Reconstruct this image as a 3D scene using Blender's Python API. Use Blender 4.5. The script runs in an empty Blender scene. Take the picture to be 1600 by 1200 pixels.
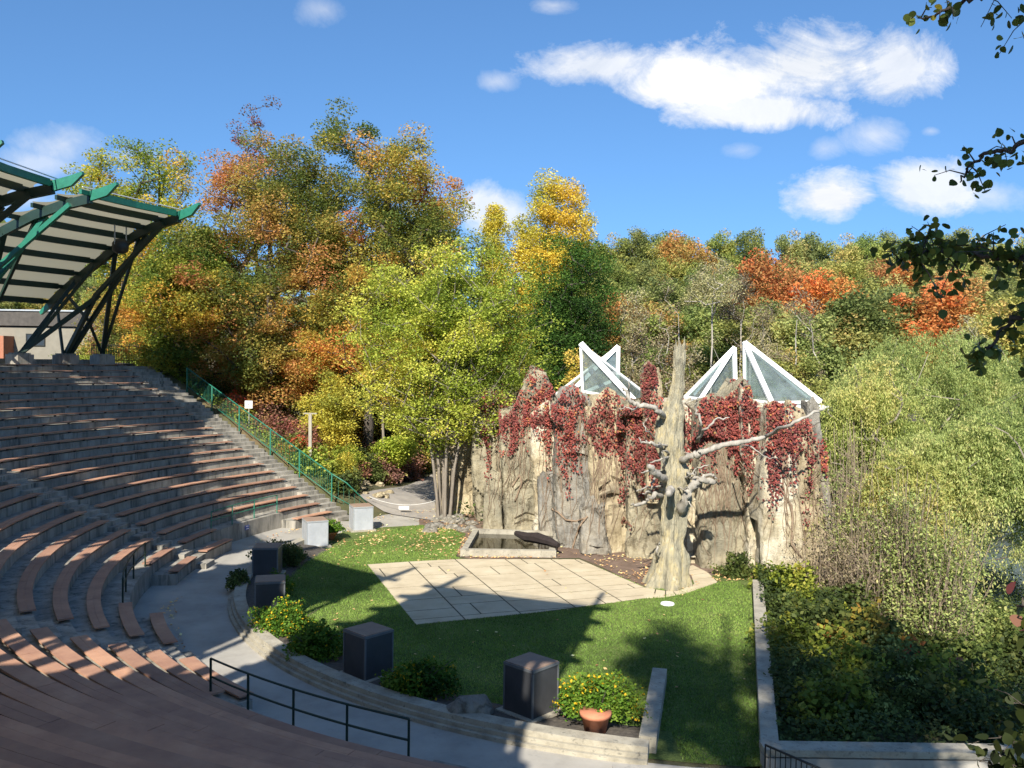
import bpy, math, random
import numpy as np
from mathutils import Vector, Matrix
from mathutils.bvhtree import BVHTree
R = math.radians
rnd = random.Random(7)
rg = np.random.default_rng(11)
scn = bpy.context.scene
COL = scn.collection

# ------------------------------------------------------------------ camera
TH, F, ROLL, H = 0.0273, 1382.6, 0.0141, 9.5
CX, CY = 7.4984, 39.155          # centre of the seating arcs
R0, DR, Z0, DZ = 20.3726, 0.9762, 0.1948, 0.3906
def ray(px, py):
    X = (px-800)/F; Y = (600-py)/F
    cr, sr = math.cos(ROLL), math.sin(ROLL)
    X, Y = cr*X-sr*Y, sr*X+cr*Y
    c, s = math.cos(TH), math.sin(TH)
    return (X, c+Y*s, -s+Y*c)
def G(px, py, z=0.0):            # point of a level at height z
    r = ray(px, py); t = (z-H)/r[2]; return Vector((r[0]*t, r[1]*t, z))
def W(px, py, Y):                # point at forward distance Y
    r = ray(px, py); t = Y/r[1]; return Vector((r[0]*t, Y, H+r[2]*t))
def PC(r, deg, z=0.0, c=(CX, CY)):
    a = R(deg); return Vector((c[0]+r*math.cos(a), c[1]+r*math.sin(a), z))
cam = bpy.data.cameras.new('camera'); camo = bpy.data.objects.new('camera', cam); COL.objects.link(camo)
cam.sensor_width = 36; cam.lens = 36*F/1600; cam.clip_start = 0.1; cam.clip_end = 5000
c, s = math.cos(TH), math.sin(TH)
fw = Vector((0, c, -s)); up0 = Vector((0, s, c)); rt0 = Vector((1, 0, 0))
cr, sr = math.cos(ROLL), math.sin(ROLL)
rt = rt0*cr + up0*sr; up = -rt0*sr + up0*cr
M = Matrix((rt, up, -fw)).transposed().to_4x4(); M.translation = (0, 0, H)
camo.matrix_world = M; scn.camera = camo

# ------------------------------------------------------------------ materials
def new_mat(name):
    m = bpy.data.materials.new(name); m.use_nodes = True
    nt = m.node_tree; b = nt.nodes['Principled BSDF']; return m, nt, b
def nd(nt, t, **k):
    n = nt.nodes.new(t)
    for a, v in k.items():
        if a.startswith('i_'): n.inputs[a[2:].replace('_', ' ')].default_value = v
        else: setattr(n, a, v)
    return n
def ramp(nt, fac, stops, interp='LINEAR'):
    r = nt.nodes.new('ShaderNodeValToRGB'); cr_ = r.color_ramp; cr_.interpolation = interp
    while len(cr_.elements) < len(stops): cr_.elements.new(0.5)
    for e, (p, c_) in zip(cr_.elements, stops): e.position = p; e.color = (*c_, 1) if len(c_) == 3 else c_
    nt.links.new(fac, r.inputs[0]); return r
def noise(nt, vec, scale, detail=5, rough=.6, st=None):
    n = nd(nt, 'ShaderNodeTexNoise', i_Scale=scale, i_Detail=detail, i_Roughness=rough)
    if st is not None:
        mp = nt.nodes.new('ShaderNodeMapping'); mp.inputs['Scale'].default_value = st
        nt.links.new(vec, mp.inputs[0]); vec = mp.outputs[0]
    nt.links.new(vec, n.inputs['Vector']); return n
def pmat(name, stops, scale=3., rough=.85, bump=.3, bscale=30., st=None, metallic=0., dirt=None, bdist=.02):
    m, nt, b = new_mat(name); tc = nt.nodes.new('ShaderNodeTexCoord'); v = tc.outputs['Object']
    n = noise(nt, v, scale, 8, .65, st); r = ramp(nt, n.outputs[0], stops)
    colo = r.outputs[0]
    if dirt:
        n3 = noise(nt, v, dirt[0], 6, .7, dirt[3] if len(dirt) > 3 else None)
        r3 = ramp(nt, n3.outputs[0], [(dirt[1], (0, 0, 0)), (dirt[1]+.15, (1, 1, 1))])
        mx = nt.nodes.new('ShaderNodeMix'); mx.data_type = 'RGBA'
        nt.links.new(r3.outputs[0], mx.inputs[0]); nt.links.new(colo, mx.inputs[6]); mx.inputs[7].default_value = (*dirt[2], 1)
        colo = mx.outputs[2]
    nt.links.new(colo, b.inputs['Base Color'])
    b.inputs['Roughness'].default_value = rough; b.inputs['Metallic'].default_value = metallic
    if bump:
        n2 = noise(nt, v, bscale, 6, .7, st); bp = nt.nodes.new('ShaderNodeBump')
        bp.inputs['Strength'].default_value = bump; bp.inputs['Distance'].default_value = bdist
        nt.links.new(n2.outputs[0], bp.inputs['Height']); nt.links.new(bp.outputs[0], b.inputs['Normal'])
    return m
def leafmat(name, stops, trans=.42, rough=.6, spec=.2, gain=1.65):
    stops = [(p, tuple(min(.8, q*gain) for q in c_)) for p, c_ in stops]
    m, nt, b = new_mat(name); at = nd(nt, 'ShaderNodeAttribute', attribute_name='t')
    oi = nt.nodes.new('ShaderNodeObjectInfo')
    r = ramp(nt, at.outputs['Fac'], stops)
    mx = nt.nodes.new('ShaderNodeMix'); mx.data_type = 'RGBA'; mx.blend_type = 'MULTIPLY'; mx.inputs[0].default_value = 1
    nt.links.new(r.outputs[0], mx.inputs[6]); nt.links.new(oi.outputs['Color'], mx.inputs[7])
    b.inputs['Roughness'].default_value = rough; b.inputs['Specular IOR Level'].default_value = spec
    nt.links.new(mx.outputs[2], b.inputs['Base Color'])
    tr = nt.nodes.new('ShaderNodeBsdfTranslucent'); nt.links.new(mx.outputs[2], tr.inputs[0])
    ms = nt.nodes.new('ShaderNodeMixShader'); ms.inputs[0].default_value = trans
    nt.links.new(b.outputs[0], ms.inputs[1]); nt.links.new(tr.outputs[0], ms.inputs[2])
    nt.links.new(ms.outputs[0], nt.nodes['Material Output'].inputs[0]); return m

Mt = {}
Mt['concrete'] = pmat('concrete', [(.3, (.15, .14, .12)), (.5, (.29, .27, .23)), (.7, (.42, .39, .335))], 1.3, .9, .35, 14, (1, 1, .35), dirt=(3., .52, (.085, .082, .072), (1, 1, .15)))
Mt['path'] = pmat('path_concrete', [(.3, (.27, .255, .225)), (.5, (.36, .34, .30)), (.75, (.44, .415, .37))], .5, .9, .25, 20, None, dirt=(1.2, .6, (.20, .20, .195)))
Mt['kerb'] = pmat('kerb_concrete', [(.3, (.22, .20, .16)), (.5, (.36, .33, .26)), (.7, (.45, .42, .34))], 2.5, .9, .5, 18, None, dirt=(5, .55, (.13, .12, .10)))
Mt['asphalt'] = pmat('asphalt', [(.3, (.24, .22, .20)), (.7, (.36, .33, .29))], 1.2, .95, .3, 60)
Mt['plank'] = pmat('plank', [(.3, (.31, .165, .115)), (.55, (.42, .235, .155)), (.75, (.50, .30, .20))], 1.1, .75, .25, 8, (1, 1, 4))
_m = Mt['plank']; _nt = _m.node_tree; _b = _nt.nodes['Principled BSDF']; _src = _b.inputs['Base Color'].links[0].from_socket
_oi = _nt.nodes.new('ShaderNodeObjectInfo'); _rp = ramp(_nt, _oi.outputs['Random'], [(0, (.76, .76, .78)), (.5, (.95, .95, .95)), (1, (1.12, 1.10, 1.06))]); _mx = _nt.nodes.new('ShaderNodeMix'); _mx.data_type = 'RGBA'; _mx.blend_type = 'MULTIPLY'; _mx.inputs[0].default_value = 1
_nt.links.new(_src, _mx.inputs[6]); _nt.links.new(_rp.outputs[0], _mx.inputs[7]); _nt.links.new(_mx.outputs[2], _b.inputs['Base Color'])
Mt['bracket'] = pmat('bracket', [(.3, (.03, .03, .03)), (.7, (.05, .05, .05))], 3, .6, 0)
Mt['paver'] = pmat('paver', [(.25, (.40, .33, .22)), (.5, (.52, .44, .30)), (.75, (.60, .52, .37))], .8, .92, .3, 25, None, dirt=(3.5, .62, (.33, .29, .22)))
Mt['joint'] = pmat('joint', [(.3, (.035, .035, .02)), (.7, (.08, .07, .045))], 6, .95, .2)
Mt['soil'] = pmat('soil', [(.3, (.10, .065, .045)), (.6, (.19, .13, .095)), (.8, (.25, .18, .13))], 1.5, .95, .6, 12)
Mt['mulch'] = pmat('mulch', [(.3, (.04, .035, .03)), (.6, (.10, .085, .07)), (.8, (.17, .15, .13))], 9, .95, .8, 25)
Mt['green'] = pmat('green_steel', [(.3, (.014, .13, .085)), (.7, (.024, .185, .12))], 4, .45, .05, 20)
Mt['greenshade'] = pmat('green_steel_shaded', [(.3, (.008, .026, .019)), (.7, (.013, .038, .028))], 4, .5, .05, 20)  # same green steel, with the shade on it put into the colour
Mt['black'] = pmat('black_steel', [(.3, (.012, .015, .014)), (.7, (.02, .024, .022))], 4, .5, 0)
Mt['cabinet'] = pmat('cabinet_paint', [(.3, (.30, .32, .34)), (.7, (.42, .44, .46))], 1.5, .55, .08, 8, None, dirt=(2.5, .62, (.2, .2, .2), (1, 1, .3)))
Mt['cabinetdark'] = pmat('cabinet_dark', [(.3, (.035, .037, .042)), (.7, (.06, .062, .068))], 1.5, .55, .08, 8)  # much darker grey for the four cabinets along the kerb
Mt['trimdark'] = pmat('dark_trim', [(.3, (.10, .11, .12)), (.7, (.15, .16, .17))], 3, .45, 0)
Mt['twigbrown'] = pmat('twig_bark', [(.3, (.15, .11, .08)), (.7, (.30, .24, .17))], 4, .9, .2)
Mt['lid'] = pmat('lid_board', [(.3, (.24, .16, .12)), (.7, (.34, .24, .17))], 3, .8, .2, 12)
Mt['alu'] = pmat('alu_edge', [(.3, (.40, .42, .43)), (.7, (.5, .52, .53))], 3, .4, 0, metallic=.4)
Mt['white'] = pmat('white_frame', [(.3, (.74, .75, .74)), (.7, (.84, .84, .83))], 2, .5, .05)
Mt['paintwhite'] = pmat('paint_white', [(.3, (.7, .7, .7)), (.7, (.82, .82, .82))], 2, .6, 0)
Mt['blue'] = pmat('sign_blue', [(.3, (.03, .07, .28)), (.7, (.04, .09, .33))], 2, .5, 0)
Mt['ink'] = pmat('ink', [(.3, (.03, .03, .05)), (.7, (.05, .05, .07))], 2, .6, 0)
Mt['terracotta'] = pmat('terracotta', [(.3, (.42, .15, .08)), (.7, (.55, .22, .12))], 5, .8, .2)
Mt['wood'] = pmat('post_wood', [(.3, (.25, .23, .18)), (.7, (.38, .35, .29))], 4, .9, .4, 20, (1, 1, .2))
Mt['rope'] = pmat('rope', [(.3, (.55, .55, .52)), (.7, (.7, .7, .66))], 10, .8, 0)
Mt['wall_beige'] = pmat('wall_beige', [(.3, (.19, .175, .14)), (.7, (.25, .23, .185))], 1, .9, .1)
Mt['wall_grey'] = pmat('wall_grey', [(.3, (.26, .23, .21)), (.7, (.33, .30, .27))], 1, .9, .1)
Mt['roofdark'] = pmat('roof_dark', [(.3, (.05, .045, .04)), (.7, (.09, .08, .07))], 2, .8, .2)
Mt['brick'] = pmat('brick', [(.3, (.30, .12, .07)), (.7, (.4, .17, .1))], 6, .9, .2)
def bark(name, a, b_, st=(1, 1, .15), sc=6): return pmat(name, [(.3, a), (.7, b_)], sc, .95, .9, 14, st, bdist=.06)
Mt['bark'] = bark('bark', (.05, .04, .032), (.13, .11, .09))
Mt['barkpale'] = bark('bark_pale', (.28, .25, .21), (.50, .46, .40))
Mt['barkgrey'] = bark('bark_grey', (.13, .11, .09), (.30, .26, .21))
Mt['deadwood'] = pmat('deadwood', [(.30, (.15, .135, .10)), (.42, (.30, .28, .20)), (.52, (.40, .36, .25)), (.60, (.46, .39, .22)), (.72, (.58, .54, .42))], 3.2, .95, 1., 14, (1, 1, .3), dirt=(7, .54, (.17, .15, .11), (1, 1, .22)), bdist=.12)
Mt['deadgrey'] = pmat('deadwood_grey', [(.3, (.20, .18, .15)), (.7, (.46, .43, .37))], 4, .95, 1., 12, (1, 1, .4), bdist=.04)
Mt['stem'] = pmat('vine_stem', [(.3, (.17, .12, .08)), (.7, (.30, .22, .15))], 4, .95, .3)
Mt['darklog'] = pmat('dark_log', [(.3, (.012, .008, .008)), (.7, (.03, .02, .018))], 4, .9, .5)
Mt['rope2'] = Mt['rope']
def rockmat(name, a, b_, c_, d_):
    m, nt, b = new_mat(name); tc = nt.nodes.new('ShaderNodeTexCoord'); v = tc.outputs['Object']
    n1 = noise(nt, v, .45, 9, .68); r1 = ramp(nt, n1.outputs[0], [(.30, a), (.44, b_), (.56, c_), (.72, d_)])
    n2 = noise(nt, v, 2.2, 8, .75, (1, 1, .35)); r2 = ramp(nt, n2.outputs[0], [(.34, (.34, .31, .27)), (.46, (.78, .76, .72)), (.56, (1, 1, 1)), (.75, (1.15, 1.15, 1.13))])
    mx = nt.nodes.new('ShaderNodeMix'); mx.data_type = 'RGBA'; mx.blend_type = 'MULTIPLY'; mx.inputs[0].default_value = .85
    nt.links.new(r1.outputs[0], mx.inputs[6]); nt.links.new(r2.outputs[0], mx.inputs[7])
    vo = nd(nt, 'ShaderNodeTexVoronoi', i_Scale=.55, feature='DISTANCE_TO_EDGE')
    mp = nt.nodes.new('ShaderNodeMapping'); mp.inputs['Scale'].default_value = (1, 1, .55)
    wn = noise(nt, v, 1.6, 6, .6); ad = nd(nt, 'ShaderNodeVectorMath', operation='MULTIPLY_ADD')
    nt.links.new(wn.outputs['Color'], ad.inputs[0]); ad.inputs[1].default_value = (1.1, 1.1, 1.1); nt.links.new(v, ad.inputs[2])
    nt.links.new(ad.outputs[0], mp.inputs[0]); nt.links.new(mp.outputs[0], vo.inputs['Vector'])
    r3 = ramp(nt, vo.outputs['Distance'], [(0, (.25, .22, .18)), (.012, (.45, .42, .36)), (.035, (1, 1, 1))])
    mx2 = nt.nodes.new('ShaderNodeMix'); mx2.data_type = 'RGBA'; mx2.blend_type = 'MULTIPLY'; mx2.inputs[0].default_value = .5
    nt.links.new(mx.outputs[2], mx2.inputs[6]); nt.links.new(r3.outputs[0], mx2.inputs[7])
    nt.links.new(mx2.outputs[2], b.inputs['Base Color']); b.inputs['Roughness'].default_value = .92
    n3 = noise(nt, v, 3.5, 10, .72); bp = nd(nt, 'ShaderNodeBump'); bp.inputs['Strength'].default_value = .9; bp.inputs['Distance'].default_value = .14
    nt.links.new(n3.outputs[0], bp.inputs['Height'])
    bp2 = nd(nt, 'ShaderNodeBump'); bp2.inputs['Strength'].default_value = .5; bp2.inputs['Distance'].default_value = .12
    nt.links.new(r3.outputs[0], bp2.inputs['Height']); nt.links.new(bp.outputs[0], bp2.inputs['Normal'])
    nt.links.new(bp2.outputs[0], b.inputs['Normal']); return m
Mt['rock_tan'] = rockmat('rock_tan', (.21, .18, .13), (.36, .30, .20), (.46, .39, .25), (.54, .48, .35))
Mt['rock_cream'] = rockmat('rock_cream', (.38, .30, .18), (.48, .42, .29), (.58, .53, .41), (.62, .58, .50))
Mt['rock_grey'] = rockmat('rock_grey', (.13, .125, .115), (.23, .22, .195), (.31, .285, .235), (.42, .38, .29))
Mt['rock_olive'] = rockmat('rock_olive', (.16, .15, .11), (.27, .245, .175), (.36, .32, .22), (.44, .395, .28))
# lawn
m, nt, b = new_mat('lawn'); tc = nt.nodes.new('ShaderNodeTexCoord'); v = tc.outputs['Object']
n1 = noise(nt, v, .6, 8, .7); r1 = ramp(nt, n1.outputs[0], [(.3, (.07, .10, .035)), (.5, (.13, .17, .055)), (.62, (.18, .21, .075)), (.75, (.24, .23, .11))])
n2 = noise(nt, v, 22, 4, .8); r2 = ramp(nt, n2.outputs[0], [(.3, (.45, .5, .45)), (.7, (1.4, 1.4, 1.3))])
mx = nt.nodes.new('ShaderNodeMix'); mx.data_type = 'RGBA'; mx.blend_type = 'MULTIPLY'; mx.inputs[0].default_value = 1
nt.links.new(r1.outputs[0], mx.inputs[6]); nt.links.new(r2.outputs[0], mx.inputs[7]); nt.links.new(mx.outputs[2], b.inputs['Base Color'])
b.inputs['Roughness'].default_value = .95; b.inputs['Specular IOR Level'].default_value = .1
bp = nt.nodes.new('ShaderNodeBump'); bp.inputs['Strength'].default_value = .8; bp.inputs['Distance'].default_value = .05
nt.links.new(n2.outputs[0], bp.inputs['Height']); nt.links.new(bp.outputs[0], b.inputs['Normal']); Mt['lawn'] = m
Mt['ground'] = pmat('forest_ground', [(.3, (.045, .055, .02)), (.5, (.09, .085, .035)), (.65, (.14, .10, .05)), (.8, (.10, .12, .04))], .25, .95, .7, 3, bdist=.2)
# water
m, nt, b = new_mat('pond_water'); tc = nt.nodes.new('ShaderNodeTexCoord')
b.inputs['Base Color'].default_value = (.10, .14, .15, 1); b.inputs['Roughness'].default_value = .07; b.inputs['IOR'].default_value = 1.33
n2 = noise(nt, tc.outputs['Object'], 3., 5, .6, (1, 2.5, 1)); bp = nt.nodes.new('ShaderNodeBump'); bp.inputs['Strength'].default_value = .5; bp.inputs['Distance'].default_value = .08
nt.links.new(n2.outputs[0], bp.inputs['Height']); nt.links.new(bp.outputs[0], b.inputs['Normal']); Mt['water'] = m
m, nt, b = new_mat('pool_water'); b.inputs['Base Color'].default_value = (.025, .022, .012, 1); b.inputs['Roughness'].default_value = .04
tc = nt.nodes.new('ShaderNodeTexCoord'); n2 = noise(nt, tc.outputs['Object'], 2.5, 2, .5); bp = nt.nodes.new('ShaderNodeBump'); bp.inputs['Strength'].default_value = .12; bp.inputs['Distance'].default_value = .02
nt.links.new(n2.outputs[0], bp.inputs['Height']); nt.links.new(bp.outputs[0], b.inputs['Normal']); Mt['poolwater'] = m
# glass and fabric
m, nt, b = new_mat('roof_glass'); b.inputs['Base Color'].default_value = (.36, .42, .41, 1); b.inputs['Roughness'].default_value = .06; b.inputs['Metallic'].default_value = .35
tr = nt.nodes.new('ShaderNodeBsdfTransparent'); tr.inputs[0].default_value = (.62, .74, .72, 1)
ms = nt.nodes.new('ShaderNodeMixShader'); tc = nt.nodes.new('ShaderNodeTexCoord'); n2 = noise(nt, tc.outputs['Object'], 1.2, 6, .7)
r2 = ramp(nt, n2.outputs[0], [(.35, (.38, .38, .38)), (.7, (.78, .78, .78))]); nt.links.new(r2.outputs[0], ms.inputs[0])
nt.links.new(b.outputs[0], ms.inputs[1]); nt.links.new(tr.outputs[0], ms.inputs[2]); nt.links.new(ms.outputs[0], nt.nodes['Material Output'].inputs[0]); Mt['glass'] = m
m, nt, b = new_mat('window_glass'); b.inputs['Base Color'].default_value = (.03, .035, .04, 1); b.inputs['Roughness'].default_value = .1; Mt['winglass'] = m
m, nt, b = new_mat('canopy_fabric'); b.inputs['Base Color'].default_value = (.50, .49, .38, 1); b.inputs['Roughness'].default_value = .8
tr = nt.nodes.new('ShaderNodeBsdfTranslucent'); tr.inputs[0].default_value = (.62, .58, .42, 1); ms = nt.nodes.new('ShaderNodeMixShader'); ms.inputs[0].default_value = .30
nt.links.new(b.outputs[0], ms.inputs[1]); nt.links.new(tr.outputs[0], ms.inputs[2]); nt.links.new(ms.outputs[0], nt.nodes['Material Output'].inputs[0]); Mt['fabric'] = m
# foliage palettes
g0 = (.035, .06, .012)
Lf = {
 'oak_green': leafmat('oak_leaf_green', [(0, (.065, .10, .02)), (.35, (.15, .185, .03)), (.6, (.26, .25, .04)), (.8, (.38, .28, .045)), (1, (.38, .18, .04))], trans=.5, gain=1.75),
 'oak_gold': leafmat('oak_leaf_gold', [(0, (.08, .11, .025)), (.3, (.21, .20, .04)), (.55, (.36, .27, .055)), (.8, (.40, .20, .05)), (1, (.36, .13, .045))], trans=.5, gain=1.75),
 'oak_rust': leafmat('oak_leaf_rust', [(0, (.08, .105, .025)), (.3, (.18, .18, .04)), (.52, (.30, .22, .055)), (.75, (.36, .19, .065)), (1, (.32, .13, .06))], trans=.5, gain=1.75),
 'red': leafmat('maple_leaf_red', [(0, (.10, .07, .03)), (.4, (.24, .11, .06)), (.7, (.33, .09, .05)), (1, (.40, .06, .03))]),
 'yellow': leafmat('poplar_leaf_yellow', [(0, (.14, .17, .035)), (.4, (.32, .30, .05)), (.7, (.46, .38, .06)), (1, (.50, .34, .05))]),
 'birch': leafmat('birch_leaf', [(0, (.09, .13, .02)), (.35, (.20, .25, .035)), (.65, (.34, .36, .06)), (.88, (.46, .42, .08)), (1, (.46, .33, .07))]),
 'dark': leafmat('green_leaf', [(0, (.025, .055, .012)), (.4, (.06, .12, .02)), (.75, (.11, .18, .03)), (1, (.19, .22, .04))]),
 'hill': leafmat('hill_leaf', [(0, (.095, .125, .04)), (.4, (.18, .21, .06)), (.75, (.27, .27, .08)), (1, (.34, .26, .09))]),
 'hillorange': leafmat('hill_leaf_orange', [(0, (.13, .15, .05)), (.4, (.24, .20, .065)), (.75, (.34, .20, .07)), (1, (.42, .16, .06))]),
 'willow': leafmat('willow_leaf', [(0, (.10, .13, .04)), (.4, (.185, .23, .07)), (.75, (.28, .31, .105)), (1, (.37, .34, .14))], trans=.4),
 'ivy': leafmat('ivy_leaf_red', [(0, (.20, .14, .07)), (.2, (.14, .055, .04)), (.45, (.19, .055, .05)), (.7, (.31, .075, .06)), (.88, (.48, .13, .09)), (1, (.46, .27, .08))], trans=.3, gain=1.),
 'shrub': leafmat('shrub_leaf', [(0, (.035, .052, .018)), (.5, (.08, .115, .03)), (1, (.17, .19, .055))], gain=1.3),
 'mauve': leafmat('mauve_leaf', [(0, (.08, .07, .03)), (.4, (.20, .09, .07)), (.75, (.26, .11, .085)), (1, (.27, .20, .06))]),
 'lantana': leafmat('flower_bush_leaf', [(0, (.03, .075, .01)), (.45, (.09, .19, .018)), (.80, (.17, .25, .03)), (.83, (.60, .44, .02)), (1, (.78, .42, .02))], trans=.3, gain=1.1),
 'fallen': leafmat('fallen_leaf', [(0, (.20, .10, .05)), (.4, (.42, .24, .11)), (.7, (.52, .36, .16)), (1, (.62, .50, .24))], trans=.1),
 'aspen': leafmat('aspen_leaf', [(0, (.04, .06, .015)), (.5, (.075, .10, .02)), (.85, (.15, .16, .03)), (1, (.38, .30, .04))], trans=.3, rough=.45),
 'pinkleaf': leafmat('turning_leaf', [(0, (.09, .14, .03)), (.4, (.30, .28, .06)), (.7, (.40, .16, .14)), (1, (.35, .10, .09))], trans=.3, rough=.4),
 'twig': leafmat('twig_leaf', [(0, (.10, .085, .05)), (.5, (.22, .17, .11)), (1, (.30, .28, .14))]),
}

# ------------------------------------------------------------------ object helpers
def link(o, parent=None):
    COL.objects.link(o)
    if parent is not None: o.parent = parent
    return o
def tag(o, label=None, cat=None, group=None, kind=None):
    if label: o['label'] = label
    if cat: o['category'] = cat
    if group: o['group'] = group
    if kind: o['kind'] = kind
    return o
def empty(name, loc=(0, 0, 0), rz=0):
    o = bpy.data.objects.new(name, None); o.location = loc; o.rotation_euler = (0, 0, rz); o.empty_display_size = .3
    return link(o)
class MB:
    def __init__(s): s.v = []; s.f = []
    def add(s, vs, fs):
        n = len(s.v); s.v += [tuple(p) for p in vs]; s.f += [tuple(i+n for i in q) for q in fs]
    def box(s, c, size, rz=0., ax=None):
        hx, hy, hz = [a/2 for a in size]; cs, sn = math.cos(rz), math.sin(rz); vs = []
        for dz in (-hz, hz):
            for dx, dy in ((-hx, -hy), (hx, -hy), (hx, hy), (-hx, hy)):
                vs.append((c[0]+dx*cs-dy*sn, c[1]+dx*sn+dy*cs, c[2]+dz))
        s.add(vs, [(3, 2, 1, 0), (4, 5, 6, 7), (0, 1, 5, 4), (1, 2, 6, 5), (2, 3, 7, 6), (3, 0, 4, 7)])
    def bar(s, a, b, w, h=None, upv=(0, 0, 1)):       # rectangular bar from a to b
        a = Vector(a); b = Vector(b); d = (b-a); 
        if d.length < 1e-6: return
        d.normalize(); h = h or w; u = Vector(upv)
        if abs(d.dot(u)) > .98: u = Vector((1, 0, 0))
        sd = d.cross(u).normalized(); u = sd.cross(d).normalized(); vs = []
        for p in (a, b):
            for i, j in ((-1, -1), (1, -1), (1, 1), (-1, 1)): vs.append(p+sd*(i*w/2)+u*(j*h/2))
        s.add(vs, [(3, 2, 1, 0), (4, 5, 6, 7), (0, 1, 5, 4), (1, 2, 6, 5), (2, 3, 7, 6), (3, 0, 4, 7)])
    def tube(s, pts, rad, n=8, cap=True, sq=None):
        pts = [Vector(p) for p in pts]; k = len(pts)
        if isinstance(rad, (int, float)): rad = [rad]*k
        ref = Vector((0.3, .2, 1)).normalized(); base = len(s.v)
        for i, p in enumerate(pts):
            d = (pts[min(i+1, k-1)]-pts[max(i-1, 0)]).normalized()
            if abs(d.dot(ref)) > .97: rf = Vector((1, 0, 0))
            else: rf = ref
            a = d.cross(rf).normalized(); b_ = d.cross(a)
            for j in range(n):
                t = 2*math.pi*j/n; s.v.append(tuple(p+(a*math.cos(t)+b_*math.sin(t))*rad[i]))
        for i in range(k-1):
            for j in range(n):
                j2 = (j+1) % n; s.f.append((base+i*n+j, base+i*n+j2, base+(i+1)*n+j2, base+(i+1)*n+j))
        if cap: s.f.append(tuple(base+j for j in reversed(range(n)))); s.f.append(tuple(base+(k-1)*n+j for j in range(n)))
    def arc(s, r1, r2, z1, z2, a1, a2, step=1.2, c=(CX, CY)):   # ring sector block
        n = max(1, int(math.ceil(abs(a2-a1)/step))); base = len(s.v)
        for i in range(n+1):
            a = R(a1+(a2-a1)*i/n); cs, sn = math.cos(a), math.sin(a)
            for r, z in ((r1, z1), (r2, z1), (r2, z2), (r1, z2)): s.v.append((c[0]+r*cs, c[1]+r*sn, z))
        for i in range(n):
            q = base+i*4
            for j in range(4):
                j2 = (j+1) % 4; s.f.append((q+j, q+j2, q+4+j2, q+4+j))
        s.f.append((base+3, base+2, base+1, base)); e = base+n*4; s.f.append((e, e+1, e+2, e+3))
    def poly(s, pts, z1, z2):          # prism from an outline
        n = len(pts); s.add([(p[0], p[1], z1) for p in pts]+[(p[0], p[1], z2) for p in pts],
            [tuple(reversed(range(n))), tuple(range(n, 2*n))]+[(i, (i+1) % n, n+(i+1) % n, n+i) for i in range(n)])
    def build(s, name, mat, parent=None, smooth=False, fix=True):
        me = bpy.data.meshes.new(name); me.from_pydata(s.v, [], s.f)
        if fix:
            import bmesh
            bm = bmesh.new(); bm.from_mesh(me); bmesh.ops.recalc_face_normals(bm, faces=bm.faces); bm.to_mesh(me); bm.free()
        if smooth: me.polygons.foreach_set('use_smooth', [True]*len(me.polygons))
        me.materials.append(Mt[mat] if isinstance(mat, str) else mat); me.update()
        return link(bpy.data.objects.new(name, me), parent)
def sheet(name, pts, z, mat, kind='structure'):
    me = bpy.data.meshes.new(name); me.from_pydata([(p[0], p[1], z) for p in pts], [], [tuple(range(len(pts)))])
    import bmesh
    bm = bmesh.new(); bm.from_mesh(me); bmesh.ops.triangulate(bm, faces=bm.faces)
    for f_ in bm.faces:
        if f_.normal.z < 0: f_.normal_flip()
    bm.to_mesh(me); bm.free()
    me.materials.append(Mt[mat]); o = link(bpy.data.objects.new(name, me)); o['kind'] = kind; return o
def npmesh(name, V, Fc, mat, t=None, smooth=False):
    me = bpy.data.meshes.new(name); k = Fc.shape[1]
    me.vertices.add(len(V)); me.vertices.foreach_set('co', V.astype(np.float32).ravel())
    me.loops.add(Fc.size); me.loops.foreach_set('vertex_index', Fc.astype(np.int32).ravel())
    me.polygons.add(len(Fc)); me.polygons.foreach_set('loop_start', np.arange(0, Fc.size, k, dtype=np.int32))
    me.update(calc_edges=True)
    if smooth: me.polygons.foreach_set('use_smooth', np.ones(len(Fc), dtype=bool))
    if t is not None:
        at = me.attributes.new('t', 'FLOAT', 'FACE'); at.data.foreach_set('value', t.astype(np.float32))
    me.materials.append(mat); return me
def leaf_quads(P, size, t, up=.5, asp=.6, droop=False, rng=rg, nrm=None):
    n = len(P)
    N = rng.normal(size=(n, 3)); N /= np.linalg.norm(N, axis=1)[:, None]
    N[:, 2] = np.abs(N[:, 2])+up
    if nrm is not None: N = N*.55+np.asarray(nrm)
    N /= np.linalg.norm(N, axis=1)[:, None]
    A = rng.normal(size=(n, 3))
    if droop: A = A*.25; A[:, 2] -= 1
    A -= N*(A*N).sum(1)[:, None]; A /= np.linalg.norm(A, axis=1)[:, None]
    B = np.cross(N, A); s_ = (size*rng.uniform(.6, 1.35, n))[:, None]
    V = np.empty((n, 4, 3)); V[:, 0] = P-A*s_*.5; V[:, 1] = P+B*s_*asp*.5+A*s_*.05; V[:, 2] = P+A*s_*.5; V[:, 3] = P-B*s_*asp*.5+A*s_*.05
    Fc = np.arange(n*4).reshape(n, 4)
    return V.reshape(-1, 3), Fc, np.clip(t, 0, 1)
def fbm3(P, sc, seed=0):
    r_ = np.random.default_rng(seed); v = np.zeros(len(P)); a = 1.
    for o in range(4):
        D = r_.normal(size=(5, 3))*sc*(1.9**o); ph = r_.uniform(0, 6.28, 5)
        v += a*np.sin(P@D.T+ph).mean(1)*1.6; a *= .55
    return v

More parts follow.
